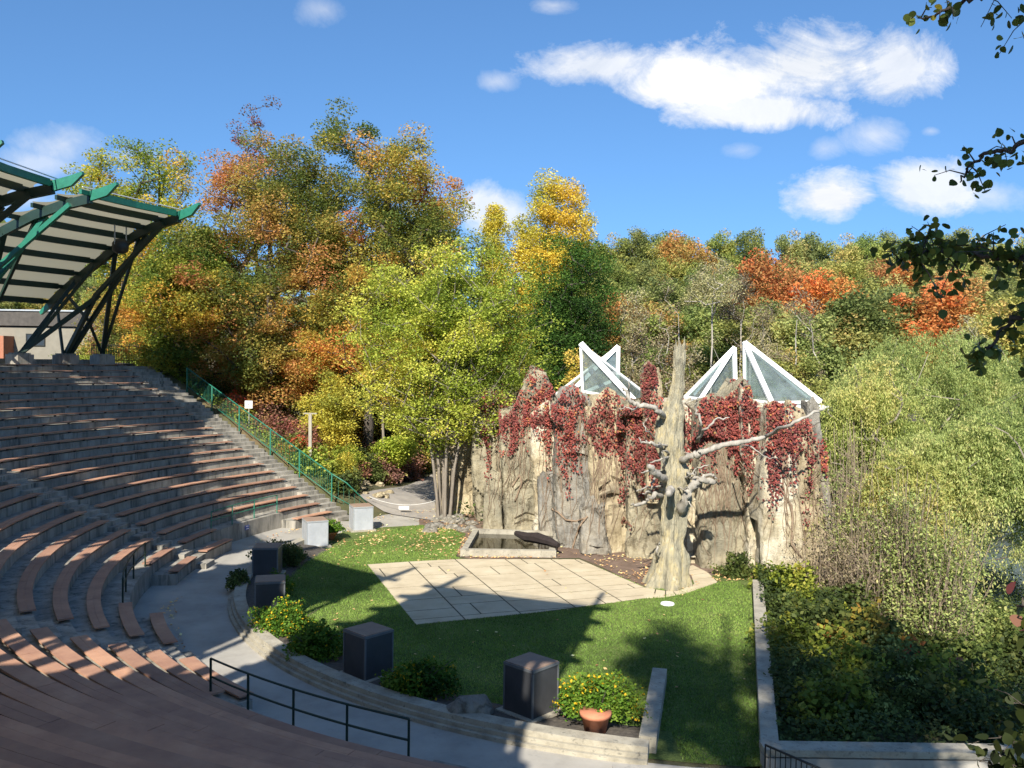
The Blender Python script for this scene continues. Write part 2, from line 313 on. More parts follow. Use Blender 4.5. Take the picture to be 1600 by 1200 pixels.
# ------------------------------------------------------------------ terrain
def sm(x): x = np.clip(x, 0, 1); return x*x*(3-2*x)
def terr(x, y):
    x = np.asarray(x, float); y = np.asarray(y, float)
    dx, dy = x-CX, y-CY; r = np.hypot(dx, dy); ph = np.degrees(np.arctan2(dy, dx)) % 360
    z = np.zeros_like(r)-.06
    zs = np.clip(.4*(r-20.6), 0, 8.75)
    lat = np.where(ph < 143, r*np.sin(np.radians(np.clip(143-ph, 0, 90))), 0)
    bank = zs*np.exp(-(lat/6.5)**2)*np.where((ph < 143) & (ph > 60), 1, 0)
    z = np.where((ph < 143) & (ph > 60), np.maximum(z, bank-.06), z)
    sect = (ph >= 143) & (ph <= 264)
    zi = np.where(r < 44, np.clip(zs-2., -.06, 8), 8.82)
    z = np.where(sect, np.where(r > 20.3, zi, z), z)
    # high ground to the far left behind the fence and shelter
    z = np.maximum(z, 8.82*sm((-x-22)/14)*sm((y-40)/12)*np.where(sect, 0, 1))
    # right of the seating and the pond side
    right = sm((x-11.5)/7)*sm((75-y)/18)
    z = z-2.9*right*np.where((ph > 264) | (ph < 60), 1, 0)
    bed = (x > 6.6+(y-21)*.26) & (y > 20.4) & (x > 5) & (x < 16)
    z = np.where(bed, z-.15, z)
    low = (y <= 20.4) & (x > 5.6) & (ph > 262)
    z = np.where(low, -1.6-1.2*sm((x-8)/10), z)
    z = z+9.5*sm((9-y)/9)*sm((14-x)/6)*sm((x-2.5)/3)*np.where(ph > 264, 1, 0)
    z = z+15*sm((y-100)/120)+18*sm((y-230)/400)+.35*np.sin(x*.21+1)*np.sin(y*.17)*sm((y-60)/30)
    z = z+6*sm((-x-60)/60)*sm((y-50)/40)
    return z
xs = np.concatenate([np.linspace(-700, -70, 22), np.arange(-66, 45, 1.0), np.linspace(48, 110, 24), np.linspace(130, 900, 22)])
ys = np.concatenate([np.linspace(-300, -30, 12), np.arange(-24, 100, 1.0), np.linspace(104, 260, 40), np.linspace(280, 1500, 20)])
XX, YY = np.meshgrid(xs, ys); ZZ = terr(XX, YY)
V = np.stack([XX, YY, ZZ], -1).reshape(-1, 3); nx, ny = len(xs), len(ys)
I = (np.arange(ny-1)[:, None]*nx+np.arange(nx-1)[None]).ravel(); Fc = np.stack([I, I+1, I+1+nx, I+nx], 1)
tag(link(bpy.data.objects.new('ground', npmesh('ground', V, Fc, Mt['ground'], smooth=True))), kind='structure')
def tz(x, y): return float(terr(np.array([x]), np.array([y]))[0])

# pond
tag(sheet('pond_water', [(9.5, -60), (260, -60), (260, 88), (9.5, 88)], -1.75, 'water'), kind='structure')

# ------------------------------------------------------------------ setting: path, lawn, stage
ring_o = [PC(22.3, a) for a in np.linspace(138, 266, 90)]
ring_i = [PC(17.4, a) for a in np.linspace(266, 149, 80)]
mb = MB(); n = 110
for i in range(n):
    a1 = 146+(266-146)*i/n; a2 = 146+(266-146)*(i+1)/n
    p = [PC(18.9, a1), PC(23.2, a1), PC(23.2, a2), PC(18.9, a2)]
    mb.add([(q.x, q.y, .004) for q in p], [(0, 1, 2, 3)])
mb.f = [tuple(f_) for f_ in mb.f]; mb.build('path', 'path', fix=False)['kind'] = 'structure'
pts = [G(*p) for p in [(497, 842), (556, 833), (640, 824), (700, 818), (668, 806), (620, 800), (588, 796), (566, 794), (540, 792), (515, 797)]]
sheet('plaza_pavement', pts, .006, 'path')
pl = [(566, 794), (600, 782), (650, 753), (690, 735), (740, 728), (745, 790), (700, 817), (668, 806), (620, 800)]
P0 = [G(*p) for p in pl]
Lp = [G(*p) for p in [(560, 797), (600, 782), (632, 764), (662, 748), (690, 735), (712, 722)]]; Rp = [G(*p) for p in [(700, 818), (728, 803), (738, 778), (745, 752), (745, 732), (735, 721)]]
mb = MB(); NA, NB = 30, 10
for i in range(NA+1):
    f_ = i/NA*5; k = min(4, int(f_)); t_ = f_-k; l_ = Lp[k].lerp(Lp[k+1], t_); r_ = Rp[k].lerp(Rp[k+1], t_)
    for j in range(NB+1):
        p = l_.lerp(r_, j/NB); mb.v.append((p.x, p.y, max(.012, tz(p.x, p.y)+.06)))
for i in range(NA):
    for j in range(NB): n0 = i*(NB+1)+j; mb.f.append((n0, n0+1, n0+NB+2, n0+NB+1))
mb.build('asphalt_path', 'asphalt', fix=False)['kind'] = 'structure'
# lawn outline
lawn = [PC(18.7, a) for a in np.linspace(264.2, 150.5, 60)]
lawn += [G(*p) for p in [(560, 830), (600, 824), (655, 821), (700, 824), (728, 834), (712, 870), (725, 876), (905, 876), (935, 888), (1009, 918), (1090, 905), (1120, 898), (1182, 903)]]
lawn += [Vector((9.9, 33.5, 0)), Vector((8.6, 29, 0)), Vector((6.2, 20.6, 0))]
sheet('lawn', lawn, .018, 'lawn')
# leaf litter soil round the rocks
soil = [G(*p) for p in [(655, 821), (700, 825), (722, 836), (714, 868), (735, 874), (905, 872), (935, 884), (1009, 920), (1075, 922), (1120, 910), (1195, 908)]]+[Vector((12.5, 41, 0)), Vector((9, 50, 0)), Vector((-2, 60, 0)), Vector((-6, 58, 0))]
sheet('leafy_soil', soil, .012, 'soil')
# stage paving: individual slabs clipped to the outline
stage = [G(*p) for p in [(574, 883), (640, 878.5), (717, 874.5), (905, 875), (1009, 920), (1062, 926), (1095, 913), (1072, 888), (1083, 884), (1121, 911), (1088, 921), (1030, 933), (961, 942), (868, 955), (700, 972), (650, 977)]]
sheet('stage_paving_bed', stage, .026, 'joint')
def clip(poly, a, b):      # keep left of a->b
    out = []
    for i in range(len(poly)):
        p, q = poly[i], poly[(i+1) % len(poly)]
        sp = (b[0]-a[0])*(p[1]-a[1])-(b[1]-a[1])*(p[0]-a[0]); sq = (b[0]-a[0])*(q[1]-a[1])-(b[1]-a[1])*(q[0]-a[0])
        if sp >= 0: out.append(p)
        if (sp >= 0) != (sq >= 0):
            t = sp/(sp-sq); out.append((p[0]+(q[0]-p[0])*t, p[1]+(q[1]-p[1])*t))
    return out
mainp = [(p.x, p.y) for p in [stage[i] for i in (0, 1, 2, 3, 4, 11, 12, 13, 14, 15)]]
ar = sum(mainp[i][0]*mainp[(i+1) % len(mainp)][1]-mainp[(i+1) % len(mainp)][0]*mainp[i][1] for i in range(len(mainp)))
if ar < 0: mainp = mainp[::-1]
ua = R(-71); U = (math.cos(ua), math.sin(ua)); Vv = (-U[1], U[0]); o0 = G(639, 879)
def uv(u_, v_): return (o0.x+U[0]*u_+Vv[0]*v_, o0.y+U[1]*u_+Vv[1]*v_)
mb = MB(); rr = random.Random(3)
cols = [-4.6, -2.4, 0, 2.2, 4.5, 6.6, 8.8, 11.0, 13.2, 15.4]
for ci in range(len(cols)-1):
    v0, v1 = cols[ci], cols[ci+1]; u_ = -4.+rr.uniform(0, 1.)
    while u_ < 14:
        du = rr.choice([.7, 1.1, 1.5, 2.0]); parts = [(v0, v1)]
        if rr.random() < .45: mid = v0+(v1-v0)*rr.choice([.35, .5, .65]); parts = [(v0, mid), (mid, v1)]
        for (a, b_) in parts:
            sq = [uv(u_+.03, a+.03), uv(u_+du-.03, a+.03), uv(u_+du-.03, b_-.03), uv(u_+.03, b_-.03)]
            pg = sq
            for i in range(len(mainp)):
                pg = clip(pg, mainp[i], mainp[(i+1) % len(mainp)])
                if len(pg) < 3: break
            if len(pg) >= 3:
                hz = .034+rr.uniform(-.0015, .002); mb.poly(pg, .02, hz)
        u_ += du
mb.build('stage_paving', 'paver')['kind'] = 'structure'
# narrow row of pavers leading round the dead tree
mb = MB(); inner = [G(*p) for p in [(1009, 920), (1040, 925), (1062, 924), (1085, 914), (1080, 900), (1064, 888)]]; outer = [G(*p) for p in [(1003, 936), (1040, 934), (1072, 928), (1121, 911), (1106, 896), (1082, 884)]]
for i in range(5):
    for k in range(2):
        a0 = inner[i].lerp(inner[i+1], k*.5+.03); a1 = inner[i].lerp(inner[i+1], k*.5+.47); b0 = outer[i].lerp(outer[i+1], k*.5+.03); b1 = outer[i].lerp(outer[i+1], k*.5+.47)
        mb.poly([a0, a1, b1, b0], .02, .046)
mb.build('stepping_pavers', 'paver')['kind'] = 'structure'

# planting bed behind the kerb
mb = MB(); n = 60
for i in range(n):
    a1 = 166+(256.4-166)*i/n; a2 = 166+(256.4-166)*(i+1)/n
    for (ra, za), (rb, zb) in (((18.6, .24), (17.6, .2)), ((17.6, .2), (16.9, .02))):
        p = [PC(ra, a1, za), PC(rb, a1, zb), PC(rb, a2, zb), PC(ra, a2, za)]; mb.add(p, [(0, 1, 2, 3)])
mb.build('planting_bed_soil', 'mulch')['kind'] = 'structure'
# stepped kerb wall with the two end walls
kw = empty('planter_wall', PC(18.8, 210)); kx = -kw.location
tag(kw, 'low curved concrete planter wall with a stepped outer face, between the path and the lawn', 'low wall')
def at0(o, e): o.location = -e.location; return o
mb = MB(); mb.arc(18.42, 18.86, 0, .36, 163, 257.3)
at0(mb.build('wall_cap', 'kerb', kw), kw)
mb = MB(); mb.arc(18.863, 18.96, 0, .22, 163, 257.3); mb.arc(18.963, 19.08, 0, .11, 163, 257.3)
at0(mb.build('stepped_base', 'kerb', kw), kw)
def wall_thing(name, label, pts, w, z1, z2, mat='kerb', cap=None):
    mb = MB()
    for a, b_ in zip(pts[:-1], pts[1:]):
        a = Vector((a[0], a[1], 0)); b_ = Vector((b_[0], b_[1], 0)); mid = (a+b_)/2; d = b_-a
        mb.box((mid.x, mid.y, (z1+z2)/2), (d.length, w, z2-z1), math.atan2(d.y, d.x))
    o = mb.build(name, mat); tag(o, label, 'low wall'); return o
wall_thing('low_wall', 'short straight concrete wall ending the planter, beside the terracotta pot', [G(1031, 1045, .4), G(1012, 1152, .4)], .42, 0, .42)
wl = [G(1184, 906, .5), G(1191, 1000, .5), G(1203, 1163, .5)]
wall_thing('low_wall', 'long straight concrete wall along the right edge of the lawn', wl, .42, -1.5, .5)
e_ = G(1203, 1163, .5)
cw = empty('retaining_wall', (e_.x+4, e_.y+.1, 0)); tag(cw, 'pale concrete retaining wall with a tan cap, below the overgrown bed at bottom right', 'retaining wall')
mb = MB(); mb.box((e_.x+6.3, e_.y-.12, -1.2), (13, .36, 3.0)); at0(mb.build('wall_face', 'path', cw), cw)
mb = MB(); mb.box((e_.x+6.3, e_.y-.06, .425), (13.0, .52, .16)); at0(mb.build('wall_cap', 'kerb', cw), cw)
mb = MB(); mb.box((4.4, 20.05, .05), (3.9, .5, .1), R(-4)); o = mb.build('kerb_strip', 'path'); o['kind'] = 'structure'

# ------------------------------------------------------------------ terraces
SEC = {'A': (146.4, 177.15), 'B': (180.3, 213.4), 'C': (218., 262.)}
PLAT = [(154.2, 169.6), (187.7, 203.8), (228.4, 244.8)]
AISLES = [(143.0, 146.4), (177.15, 180.3), (213.4, 218.)]
mb = MB(); AEND = 263.5
def stepz(k): return Z0+DZ*k-.14
edges = sorted([143.0]+[a for p in PLAT for a in p]+[AEND])
for i in range(len(edges)-1):
    a1, a2 = edges[i], edges[i+1]; plat = any(abs(a1-p[0]) < .01 for p in PLAT)
    if not plat: mb.arc(R0+DR+.09, R0+2*DR+.09, -.3, stepz(1), a1, a2)
for k in range(2, 23):
    r1 = R0+k*DR+.09; r2 = r1+DR if k < 22 else 44.6
    mb.arc(r1, r2, -.3 if k < 6 else stepz(k)-1.2, stepz(k), 143.0, AEND)
mb.arc(44.6, 62, 8., 8.84, 143, AEND, 3)
o = mb.build('terraced_steps', 'concrete'); o['kind'] = 'structure'
mb = MB()
for (a1, a2) in AISLES:
    for k in range(1, 23):
        r = R0+k*DR+.088; zl = stepz(k-1) if k > 1 else 0
        mb.arc(r-.46, r, zl-.02, (zl+stepz(k))/2, a1+.15, a2-.15)
o = mb.build('aisle_steps', 'concrete'); o['kind'] = 'structure'
mb = MB(); mb.arc(44.0, 44.35, 8.6, 9.1, 146.5, AEND); tag(mb.build('parapet_wall', 'concrete'), 'low concrete parapet along the top of the seating, below the shelter legs', 'low wall')

# ------------------------------------------------------------------ benches
ORD = ['first','second','third','fourth','fifth','sixth','seventh','eighth','ninth','tenth','eleventh','twelfth','thirteenth','fourteenth','fifteenth','sixteenth','seventeenth','eighteenth','nineteenth','twentieth','twenty-first','twenty-second']
ORD += ['twenty-'+x for x in ORD[2:9]]+['thirtieth']+['thirty-'+x for x in ORD[:9]]+['fortieth']+['forty-'+x for x in ORD[:9]]
def ordn(k): return ORD[k-1]
def bench(k, a1, a2, label, group):
    r = R0+k*DR; z = Z0+DZ*k; root = empty('bench', PC(r+.2, (a1+a2)/2, stepz(k))); tag(root, label, 'bench', group)
    L = (a2-a1)*math.pi/180*r; nj = max(1, round(L/3.6)); mb = MB()
    for j in range(nj):
        b1 = a1+(a2-a1)*j/nj; b2 = a1+(a2-a1)*(j+1)/nj; gp = .006/r*57.3
        for q in range(2):
            ra = r+.0+.215*q; mb.arc(ra, ra+.212, z-.05, z+rnd.uniform(-.003, .003), b1+gp, b2-gp)
    at0(mb.build('seat_plank', 'plank', root), root)
    nb = max(2, round(L/1.9)+1); me = None
    for j in range(nb):
        a = a1+(a2-a1)*(j+.22)/(nb-.56) if nb > 1 else (a1+a2)/2
        if me is None:
            m2 = MB(); m2.box((.21, 0, -.045), (.36, .07, .035)); m2.box((.17, 0, -.1), (.10, .08, .09))
            ob = m2.build('bracket', 'bracket', root); me = ob.data
        else: ob = link(bpy.data.objects.new('bracket', me), root)
        ob.location = PC(r, a, z-.008)-root.location; ob.rotation_euler = (0, 0, R(a))
gA, gB, gC = 'benches of the far seating section', 'benches of the middle seating section', 'benches of the near seating section'
for k in range(1, 23):
    for s_, nm, g in (('A', 'far', gA), ('B', 'middle', gB), ('C', 'near', gC)):
        a1, a2 = SEC[s_]
        if k >= 3:
            bench(k, a1, a2, f'long curved brown bench, {ordn(k)} row up from the path in the {nm} seating section', g)
        else:
            p = PLAT['ABC'.index(s_)]; d1, d2 = (.2, .2) if k == 1 else (-.4, -.4)
            w1 = 'beside the outer stairs' if s_ == 'A' else ('left of its railed platform' if s_ == 'B' else 'left of the near railing')
            w2 = 'left of the railed platform' if s_ == 'A' else ('below the railed platform' if s_ == 'B' else 'right of the near railing')
            if s_ == 'A' or s_ == 'B': bench(k, a1, p[0]-d1, f'short brown bench, {ordn(k)} row up in the {nm} section, {w1}', g)
            else: bench(k, a1, p[0]-d1, f'short brown bench, {ordn(k)} row up in the {nm} section, {w1}', g)
            if s_ != 'C': bench(k, p[1]+d2, a2, f'short brown bench, {ordn(k)} row up in the {nm} section, {w2}', g)

# platform railings
def railing(p, label, mat, r=22.62, a_in=.4, np_=5, posts=None):
    root = empty('handrail', PC(r, (p[0]+p[1])/2, stepz(2))); tag(root, label, 'railing', 'railings on the front platforms')
    a1, a2 = p[0]+a_in, p[1]-a_in; zz = stepz(2)
    for h, nm in ((.98, 'top_rail'), (.52, 'mid_rail')):
        mb = MB(); mb.tube([PC(r, a1+(a2-a1)*i/24, zz+h) for i in range(25)], .027, 8); at0(mb.build(nm, mat, root, True), root)
    for i in range(np_):
        a = a1+(a2-a1)*i/(np_-1); mb = MB(); mb.bar(PC(r, a, zz), PC(r, a, zz+.98), .05, .05, (1, 0, 0)); at0(mb.build('post', mat, root), root)
railing(PLAT[0], 'bright green tube railing on the far sunlit platform', 'green', np_=4)
railing(PLAT[1], 'green tube railing on the middle platform, darkened for the shade', 'greenshade', np_=4)  # railing colour carries the shade of the platform
railing(PLAT[2], 'dark tube railing on the nearest platform at bottom left', 'greenshade', a_in=-.1, np_=5)
# blue sign on the far platform wall
def wsign(root, P, ang, w, h, mat, name='sign_panel', lines=2, linemat='paintwhite'):
    mb = MB(); mb.box((0, 0, 0), (w, .02, h)); o = mb.build(name, mat, root); o.location = P; o.rotation_euler = (0, 0, ang)
    mb = MB()
    for i in range(lines): mb.box((rnd.uniform(-.05, .05)*w, -.0125, h*(.28-.56*i/max(1, lines-1))), (w*rnd.uniform(.55, .8), .004, h*.10))
    l = mb.build('lettering', linemat, o)
a_ = 161.8; P = PC(22.40, a_, .52)
root = empty('wall_sign', P); tag(root, 'small blue sign on the platform wall below the bright green railing', 'sign'); wsign(root, (0, 0, 0), R(a_)+math.pi/2+math.pi, .36, .24, 'blue')
# picket fence by the stairs : dark fence at the top
root = empty('picket_fence', PC(44.6, 144.6, 8.8)); tag(root, 'dark metal picket fence at the top of the far stairs', 'fence')
mb = MB(); n = 46
for i in range(n):
    p = PC(44.3, 147.6-7.5*i/(n-1), 8.7); mb.bar(p, p+Vector((0, 0, 1.55)), .035, .035, (1, 0, 0))
at0(mb.build('pickets', 'black', root), root)
for h in (.35, 1.4):
    mb = MB(); mb.tube([PC(44.3, 147.6-7.5*i/12, 8.7+h) for i in range(13)], .03, 6); at0(mb.build('rail', 'black', root), root)
# green fence down the stairs
root = empty('stair_fence', PC(24, 142.4, 1.6)); tag(root, 'bright green sloping mesh fence down the outer side of the far stairs', 'fence')
FA = 142.6
def fz(r): return .4*(r-20.35)
posts = [23.0, 26.0, 28.9, 32.2, 35.3, 38.3]
top = [PC(r, FA, fz(r)+1.42) for r in np.linspace(38.3, 23.0, 30)]
endp = [PC(22.2, FA-1.2, fz(22.5)+1.1), PC(21.4, FA-3.6, .75)]
mb = MB(); mb.tube(top+endp, .035, 8); at0(mb.build('top_rail', 'green', root, True), root)
mb = MB(); mb.tube([PC(r, FA, fz(r)+.15) for r in (38.3, 30, 23.0)]+[PC(21.4, FA-3.6, .1)], .025, 6); at0(mb.build('bottom_rail', 'green', root, True), root)
for r in posts:
    mb = MB(); mb.bar(PC(r, FA, fz(r)-.5), PC(r, FA, fz(r)+1.46), .11, .07, (1, 0, 0)); at0(mb.build('post', 'green', root), root)
mb = MB()
for r in np.arange(22.9, 38.3, .16): mb.bar(PC(r, FA, fz(r)+.14), PC(r, FA, fz(r)+1.4), .013, .013, (1, 0, 0))
for k in range(6):
    t_ = k/6; mb.bar(PC(22.9-1.4*t_, FA-3.4*t_, .9*(1-t_)), PC(22.9-1.4*t_, FA-3.4*t_, 2.3*(1-t_)+.75*t_), .013, .013, (1, 0, 0))
at0(mb.build('mesh_bars', 'green', root), root)
# rope barrier
pa, pb = G(577, 800)+Vector((0, 0, .95)), G(686, 806)+Vector((0, 0, 1.0))
root = empty('rope_barrier', (pa+pb)/2-Vector((0, 0, 1))); tag(root, 'white rope with a small sign hanging across the mouth of the asphalt path', 'barrier')
mb = MB(); mb.tube([pa.lerp(pb, i/16)-Vector((0, 0, .42*(1-(2*i/16-1)**2))) for i in range(17)], .014, 6); at0(mb.build('rope', 'rope', root, True), root)
mid = pa.lerp(pb, .5)-Vector((0, 0, .60)); wsign(root, mid-root.location, 0, .62, .2, 'paintwhite', lines=2, linemat='ink')
mb = MB(); mb.bar(pb-Vector((0, 0, 1)), pb+Vector((0, 0, .05)), .05, .05, (1, 0, 0)); at0(mb.build('post', 'wood', root), root)

# ------------------------------------------------------------------ shelters
SC = (7.42, 39.72)
def fillet_beam(mb, pts, a, w, hts):
    a = R(a); rd = Vector((math.cos(a), math.sin(a), 0)); tg = Vector((-rd.y, rd.x, 0)); o_ = Vector((SC[0], SC[1], 0)); k = len(pts); base = len(mb.v)
    for i, (r, z) in enumerate(pts):
        r2, z2 = pts[min(i+1, k-1)]; r1, z1 = pts[max(i-1, 0)]; d = Vector((r2-r1, z2-z1)).normalized(); nn = Vector((-d.y, d.x))
        if nn.y < 0: nn = -nn
        for sx, sz in ((-1, -1), (1, -1), (1, 0), (-1, 0)):
            rr_ = r+nn.x*hts[i]*sz; zz_ = z+nn.y*hts[i]*sz; mb.v.append(tuple(o_+rd*rr_+tg*(sx*w/2)+Vector((0, 0, zz_))))
    for i in range(k-1):
        for j in range(4):
            j2 = (j+1) % 4; mb.f.append((base+i*4+j, base+i*4+j2, base+(i+1)*4+j2, base+(i+1)*4+j))
    mb.f.append((base+3, base+2, base+1, base)); e = base+4*(k-1); mb.f.append((e, e+1, e+2, e+3))
ARCH = [(31.2, 18.05), (33, 17.75), (34.9, 17.25), (36.9, 16.45), (38.8, 15.5), (40.3, 14.75), (41.8, 13.95), (43.4, 12.95)]
def archz(r): return float(np.interp(r, [p[0] for p in ARCH], [p[1] for p in ARCH]))
def SP(r, a, z): return PC(r, a, z, SC)
def shelter(j, label):
    ac = -113.29+17.53*j; root = empty('shelter', SP(42, ac, 8.84)); tag(root, label, 'shelter', 'fabric roofed shelters round the top of the seating')
    for sgn in (-1, 1):
        a = ac+sgn*6.18
        mb = MB(); fillet_beam(mb, ARCH, a, .26, [.5]*len(ARCH)); at0(mb.build('roof_beam', 'greenshade', root), root)
        mb = MB(); fillet_beam(mb, [(29.5, 18.62), (30.2, 18.42), (31.195, 18.2)], a, .2, [.14, .5, .52]); at0(mb.build('beam_tip', 'green', root), root)
        # tapered back end
        mb = MB(); fillet_beam(mb, [(43.405, 12.9), (44.2, 12.3)], a, .2, [.42, .25]); at0(mb.build('beam_tail', 'green', root), root)
        bases = [SP(42.2, a-4.3*1, 9.0), SP(41.6, a, 9.0), SP(42.4, a+3.7, 9.0)]
        for b_ in bases:
            mb = MB(); rz = math.atan2(b_.y-SC[1], b_.x-SC[0]); mb.box((b_.x, b_.y, 9.1), (1.15, 1.15, .62), rz); mb.box((b_.x, b_.y, 9.46), (.9, .9, .1), rz)
            at0(mb.build('concrete_pier', 'concrete', root), root)
        N1 = SP(38.3, a, 13.3); N2 = SP(39.4, a, 11.7)
        def leg(p, q, w=.24, nm='leg', m_='greenshade'):
            mb = MB(); mb.bar(p, q, w, w*1.15, (0, 0, 1)); at0(mb.build(nm, m_, root), root)
        up1 = SP(36.8, a, 16.15); up2 = SP(32.3, a, 17.5)
        zt = Vector((0, 0, .45)); tg = Vector((-math.sin(R(a)), math.cos(R(a)), 0))
        leg(bases[0]+zt, up1, .26); leg(bases[0]+zt, N2, .14, 'brace')
        leg(bases[1]+zt, N1+tg*.25, .24); leg(N1+tg*.25, up2+tg*.2, .22, 'strut', 'greenshade' if sgn < 0 else 'green')  # struts on one side use the green with shade in its colour
        leg(bases[1]+zt-tg*.3, N2-tg*.25, .24); leg(N2-tg*.25, SP(34.2, a, 17.0)-tg*.2, .22, 'strut', 'greenshade' if sgn < 0 else 'green')
        leg(bases[0]+zt, SP(34.6, a, 17.0), .16); leg(bases[2]+zt-tg*.2, SP(38.6, a, 15.3), .16); leg(bases[1]+zt+tg*.2, SP(42.6, a, 13.3), .14, 'brace')
        leg(bases[2]+zt, N1, .24); leg(bases[2]+zt, SP(40.6, a, 14.3), .2); leg(N2, SP(41.8, a, 13.6), .14, 'brace')
    st = np.linspace(31.2, 43.4, 9); HA = 7.5
    for r in st:
        mb = MB(); z = archz(r); w = HA*math.pi/180*r
        rd = Vector((math.cos(R(ac)), math.sin(R(ac)), 0)); tg = Vector((-rd.y, rd.x, 0))
        p = [SP(r, ac+t, z+.02) for t in (-HA, -HA*.75, 0, HA*.75, HA)]
        for i in range(4): mb.bar(p[i], p[i+1], (.22 if 0 < i < 3 else .15), (.36 if 0 < i < 3 else .24), (0, 0, 1))
        at0(mb.build('purlin', 'green' if r < 31.3 else 'greenshade', root), root)  # front purlin in lit green, the others with shade in their colour
    # membrane: scalloped side edges
    nu, nv = 16, 12; nb = len(st)-1; Vx = []; Fx = []
    for b_ in range(nb):
        for i in range(nu+(1 if b_ == nb-1 else 0)):
            t = i/nu; r = st[b_]+(st[b_+1]-st[b_])*t; z = archz(r)+.20-.06*math.sin(math.pi*t)
            for k in range(nv+1):
                q = 2*k/nv-1; edge = HA-.05-(1.35*math.sin(math.pi*t)**.8 if 0 < t < 1 else 0); aa = ac+q*edge
                Vx.append(tuple(SP(r, aa, z+.02)))
    rows = len(Vx)//(nv+1)
    for i in range(rows-1):
        for k in range(nv): n0 = i*(nv+1)+k; Fx.append((n0, n0+1, n0+nv+2, n0+nv+1))
    mb = MB(); mb.v = Vx; mb.f = Fx; at0(mb.build('canopy_membrane', 'fabric', root, True), root)
    # white front cord
    mb = MB(); mb.bar(SP(31.08, ac-HA, 18.32), SP(31.08, ac+HA, 18.32), .05, .05); at0(mb.build('edge_cord', 'paintwhite', root), root)
    # hanging floodlight
    P = SP(34.2, ac-3.2, 16.1); fl = MB(); fl.tube([P+Vector((0, 0, .35)), P+Vector((0, 0, .1)), P-Vector((0, 0, .35)), P-Vector((0, 0, .5))], [.3, .48, .45, .25], 14)
    lo = at0(fl.build('floodlight', 'black', root, True), root)
    fb = MB(); tg = Vector((-math.sin(R(ac)), math.cos(R(ac)), 0)); 
    for q in (-.45, .45): fb.bar(P+tg*q+Vector((0, 0, .0)), P+tg*q+Vector((0, 0, 1.2)), .06)
    fb.bar(P-tg*.9+Vector((0, 0, 1.2)), P+tg*.9+Vector((0, 0, 1.2)), .07); hb = fb.build('hanger', 'alu', lo)
    return root
shl = {0: 'fabric roofed shelter nearest the camera, out of frame, shading the stage', -1: 'fabric roofed shelter second from the camera, out of frame, shading the lawn and path', -2: 'fabric roofed shelter third from the camera, out of frame at left', -3: 'fabric roofed shelter fourth from the camera, out of frame at left',
       -4: 'green steel and fabric shelter cut by the left edge of the photo', -5: 'green steel shelter with scalloped fabric roof standing above the far seating section'}
for j in range(-5, 1): shelter(j, shl[j])

# ------------------------------------------------------------------ cabinets
def cabinet(P, rz, w, hgt, label, body):
    root = empty('cabinet', P, rz); tag(root, label, 'cabinet', 'square metal cabinets round the planter')
    mb = MB(); mb.box((0, 0, hgt/2), (w, w, hgt)); mb.build('body', body, root)
    mb = MB()
    for sx in (-1, 1):
        mb.box((sx*(w/2+.006), 0, hgt-.03), (.03, w+.03, .07)); mb.box((0, sx*(w/2+.006), hgt-.03), (w-.02, .03, .069))
    for sx in (-1, 1):
        for sy in (-1, 1): mb.box((sx*(w/2-.012), sy*(w/2-.012), hgt/2-.04), (.05, .05, hgt-.1))
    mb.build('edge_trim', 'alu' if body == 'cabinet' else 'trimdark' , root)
    mb = MB(); mb.box((0, 0, hgt+.016), (w-.02, w-.02, .028)); mb.build('lid', 'lid', root)
    mb = MB(); mb.box((0, 0, .0), (w+.3, w+.3, .08)); mb.build('plinth', 'kerb', root)
def cab_at(px, py, z, rz, w, h, label, body, corner=(-1, -1)):
    P = G(px, py, z); cs, sn = math.cos(rz), math.sin(rz); dx, dy = -corner[0]*w/2, -corner[1]*w/2
    cabinet((P.x+dx*cs-dy*sn, P.y+dx*sn+dy*cs, z), rz, w, h, label, body)
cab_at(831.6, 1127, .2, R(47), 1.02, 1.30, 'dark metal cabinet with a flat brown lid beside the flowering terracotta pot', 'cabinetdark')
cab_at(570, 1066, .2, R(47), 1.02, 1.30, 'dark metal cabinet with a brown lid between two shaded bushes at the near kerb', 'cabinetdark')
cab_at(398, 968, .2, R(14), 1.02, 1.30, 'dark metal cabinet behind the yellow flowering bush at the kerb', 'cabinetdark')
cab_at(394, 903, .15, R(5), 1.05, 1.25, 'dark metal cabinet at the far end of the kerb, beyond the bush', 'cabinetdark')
cab_at(479, 856, .06, R(25), 1.06, 1.30, 'sunlit pale grey cabinet on the path edge left of the small potted bush', 'cabinet')
cab_at(552, 830, .06, R(22), 1.08, 1.30, 'sunlit pale grey cabinet at the foot of the far stairs', 'cabinet')
PARTB = True

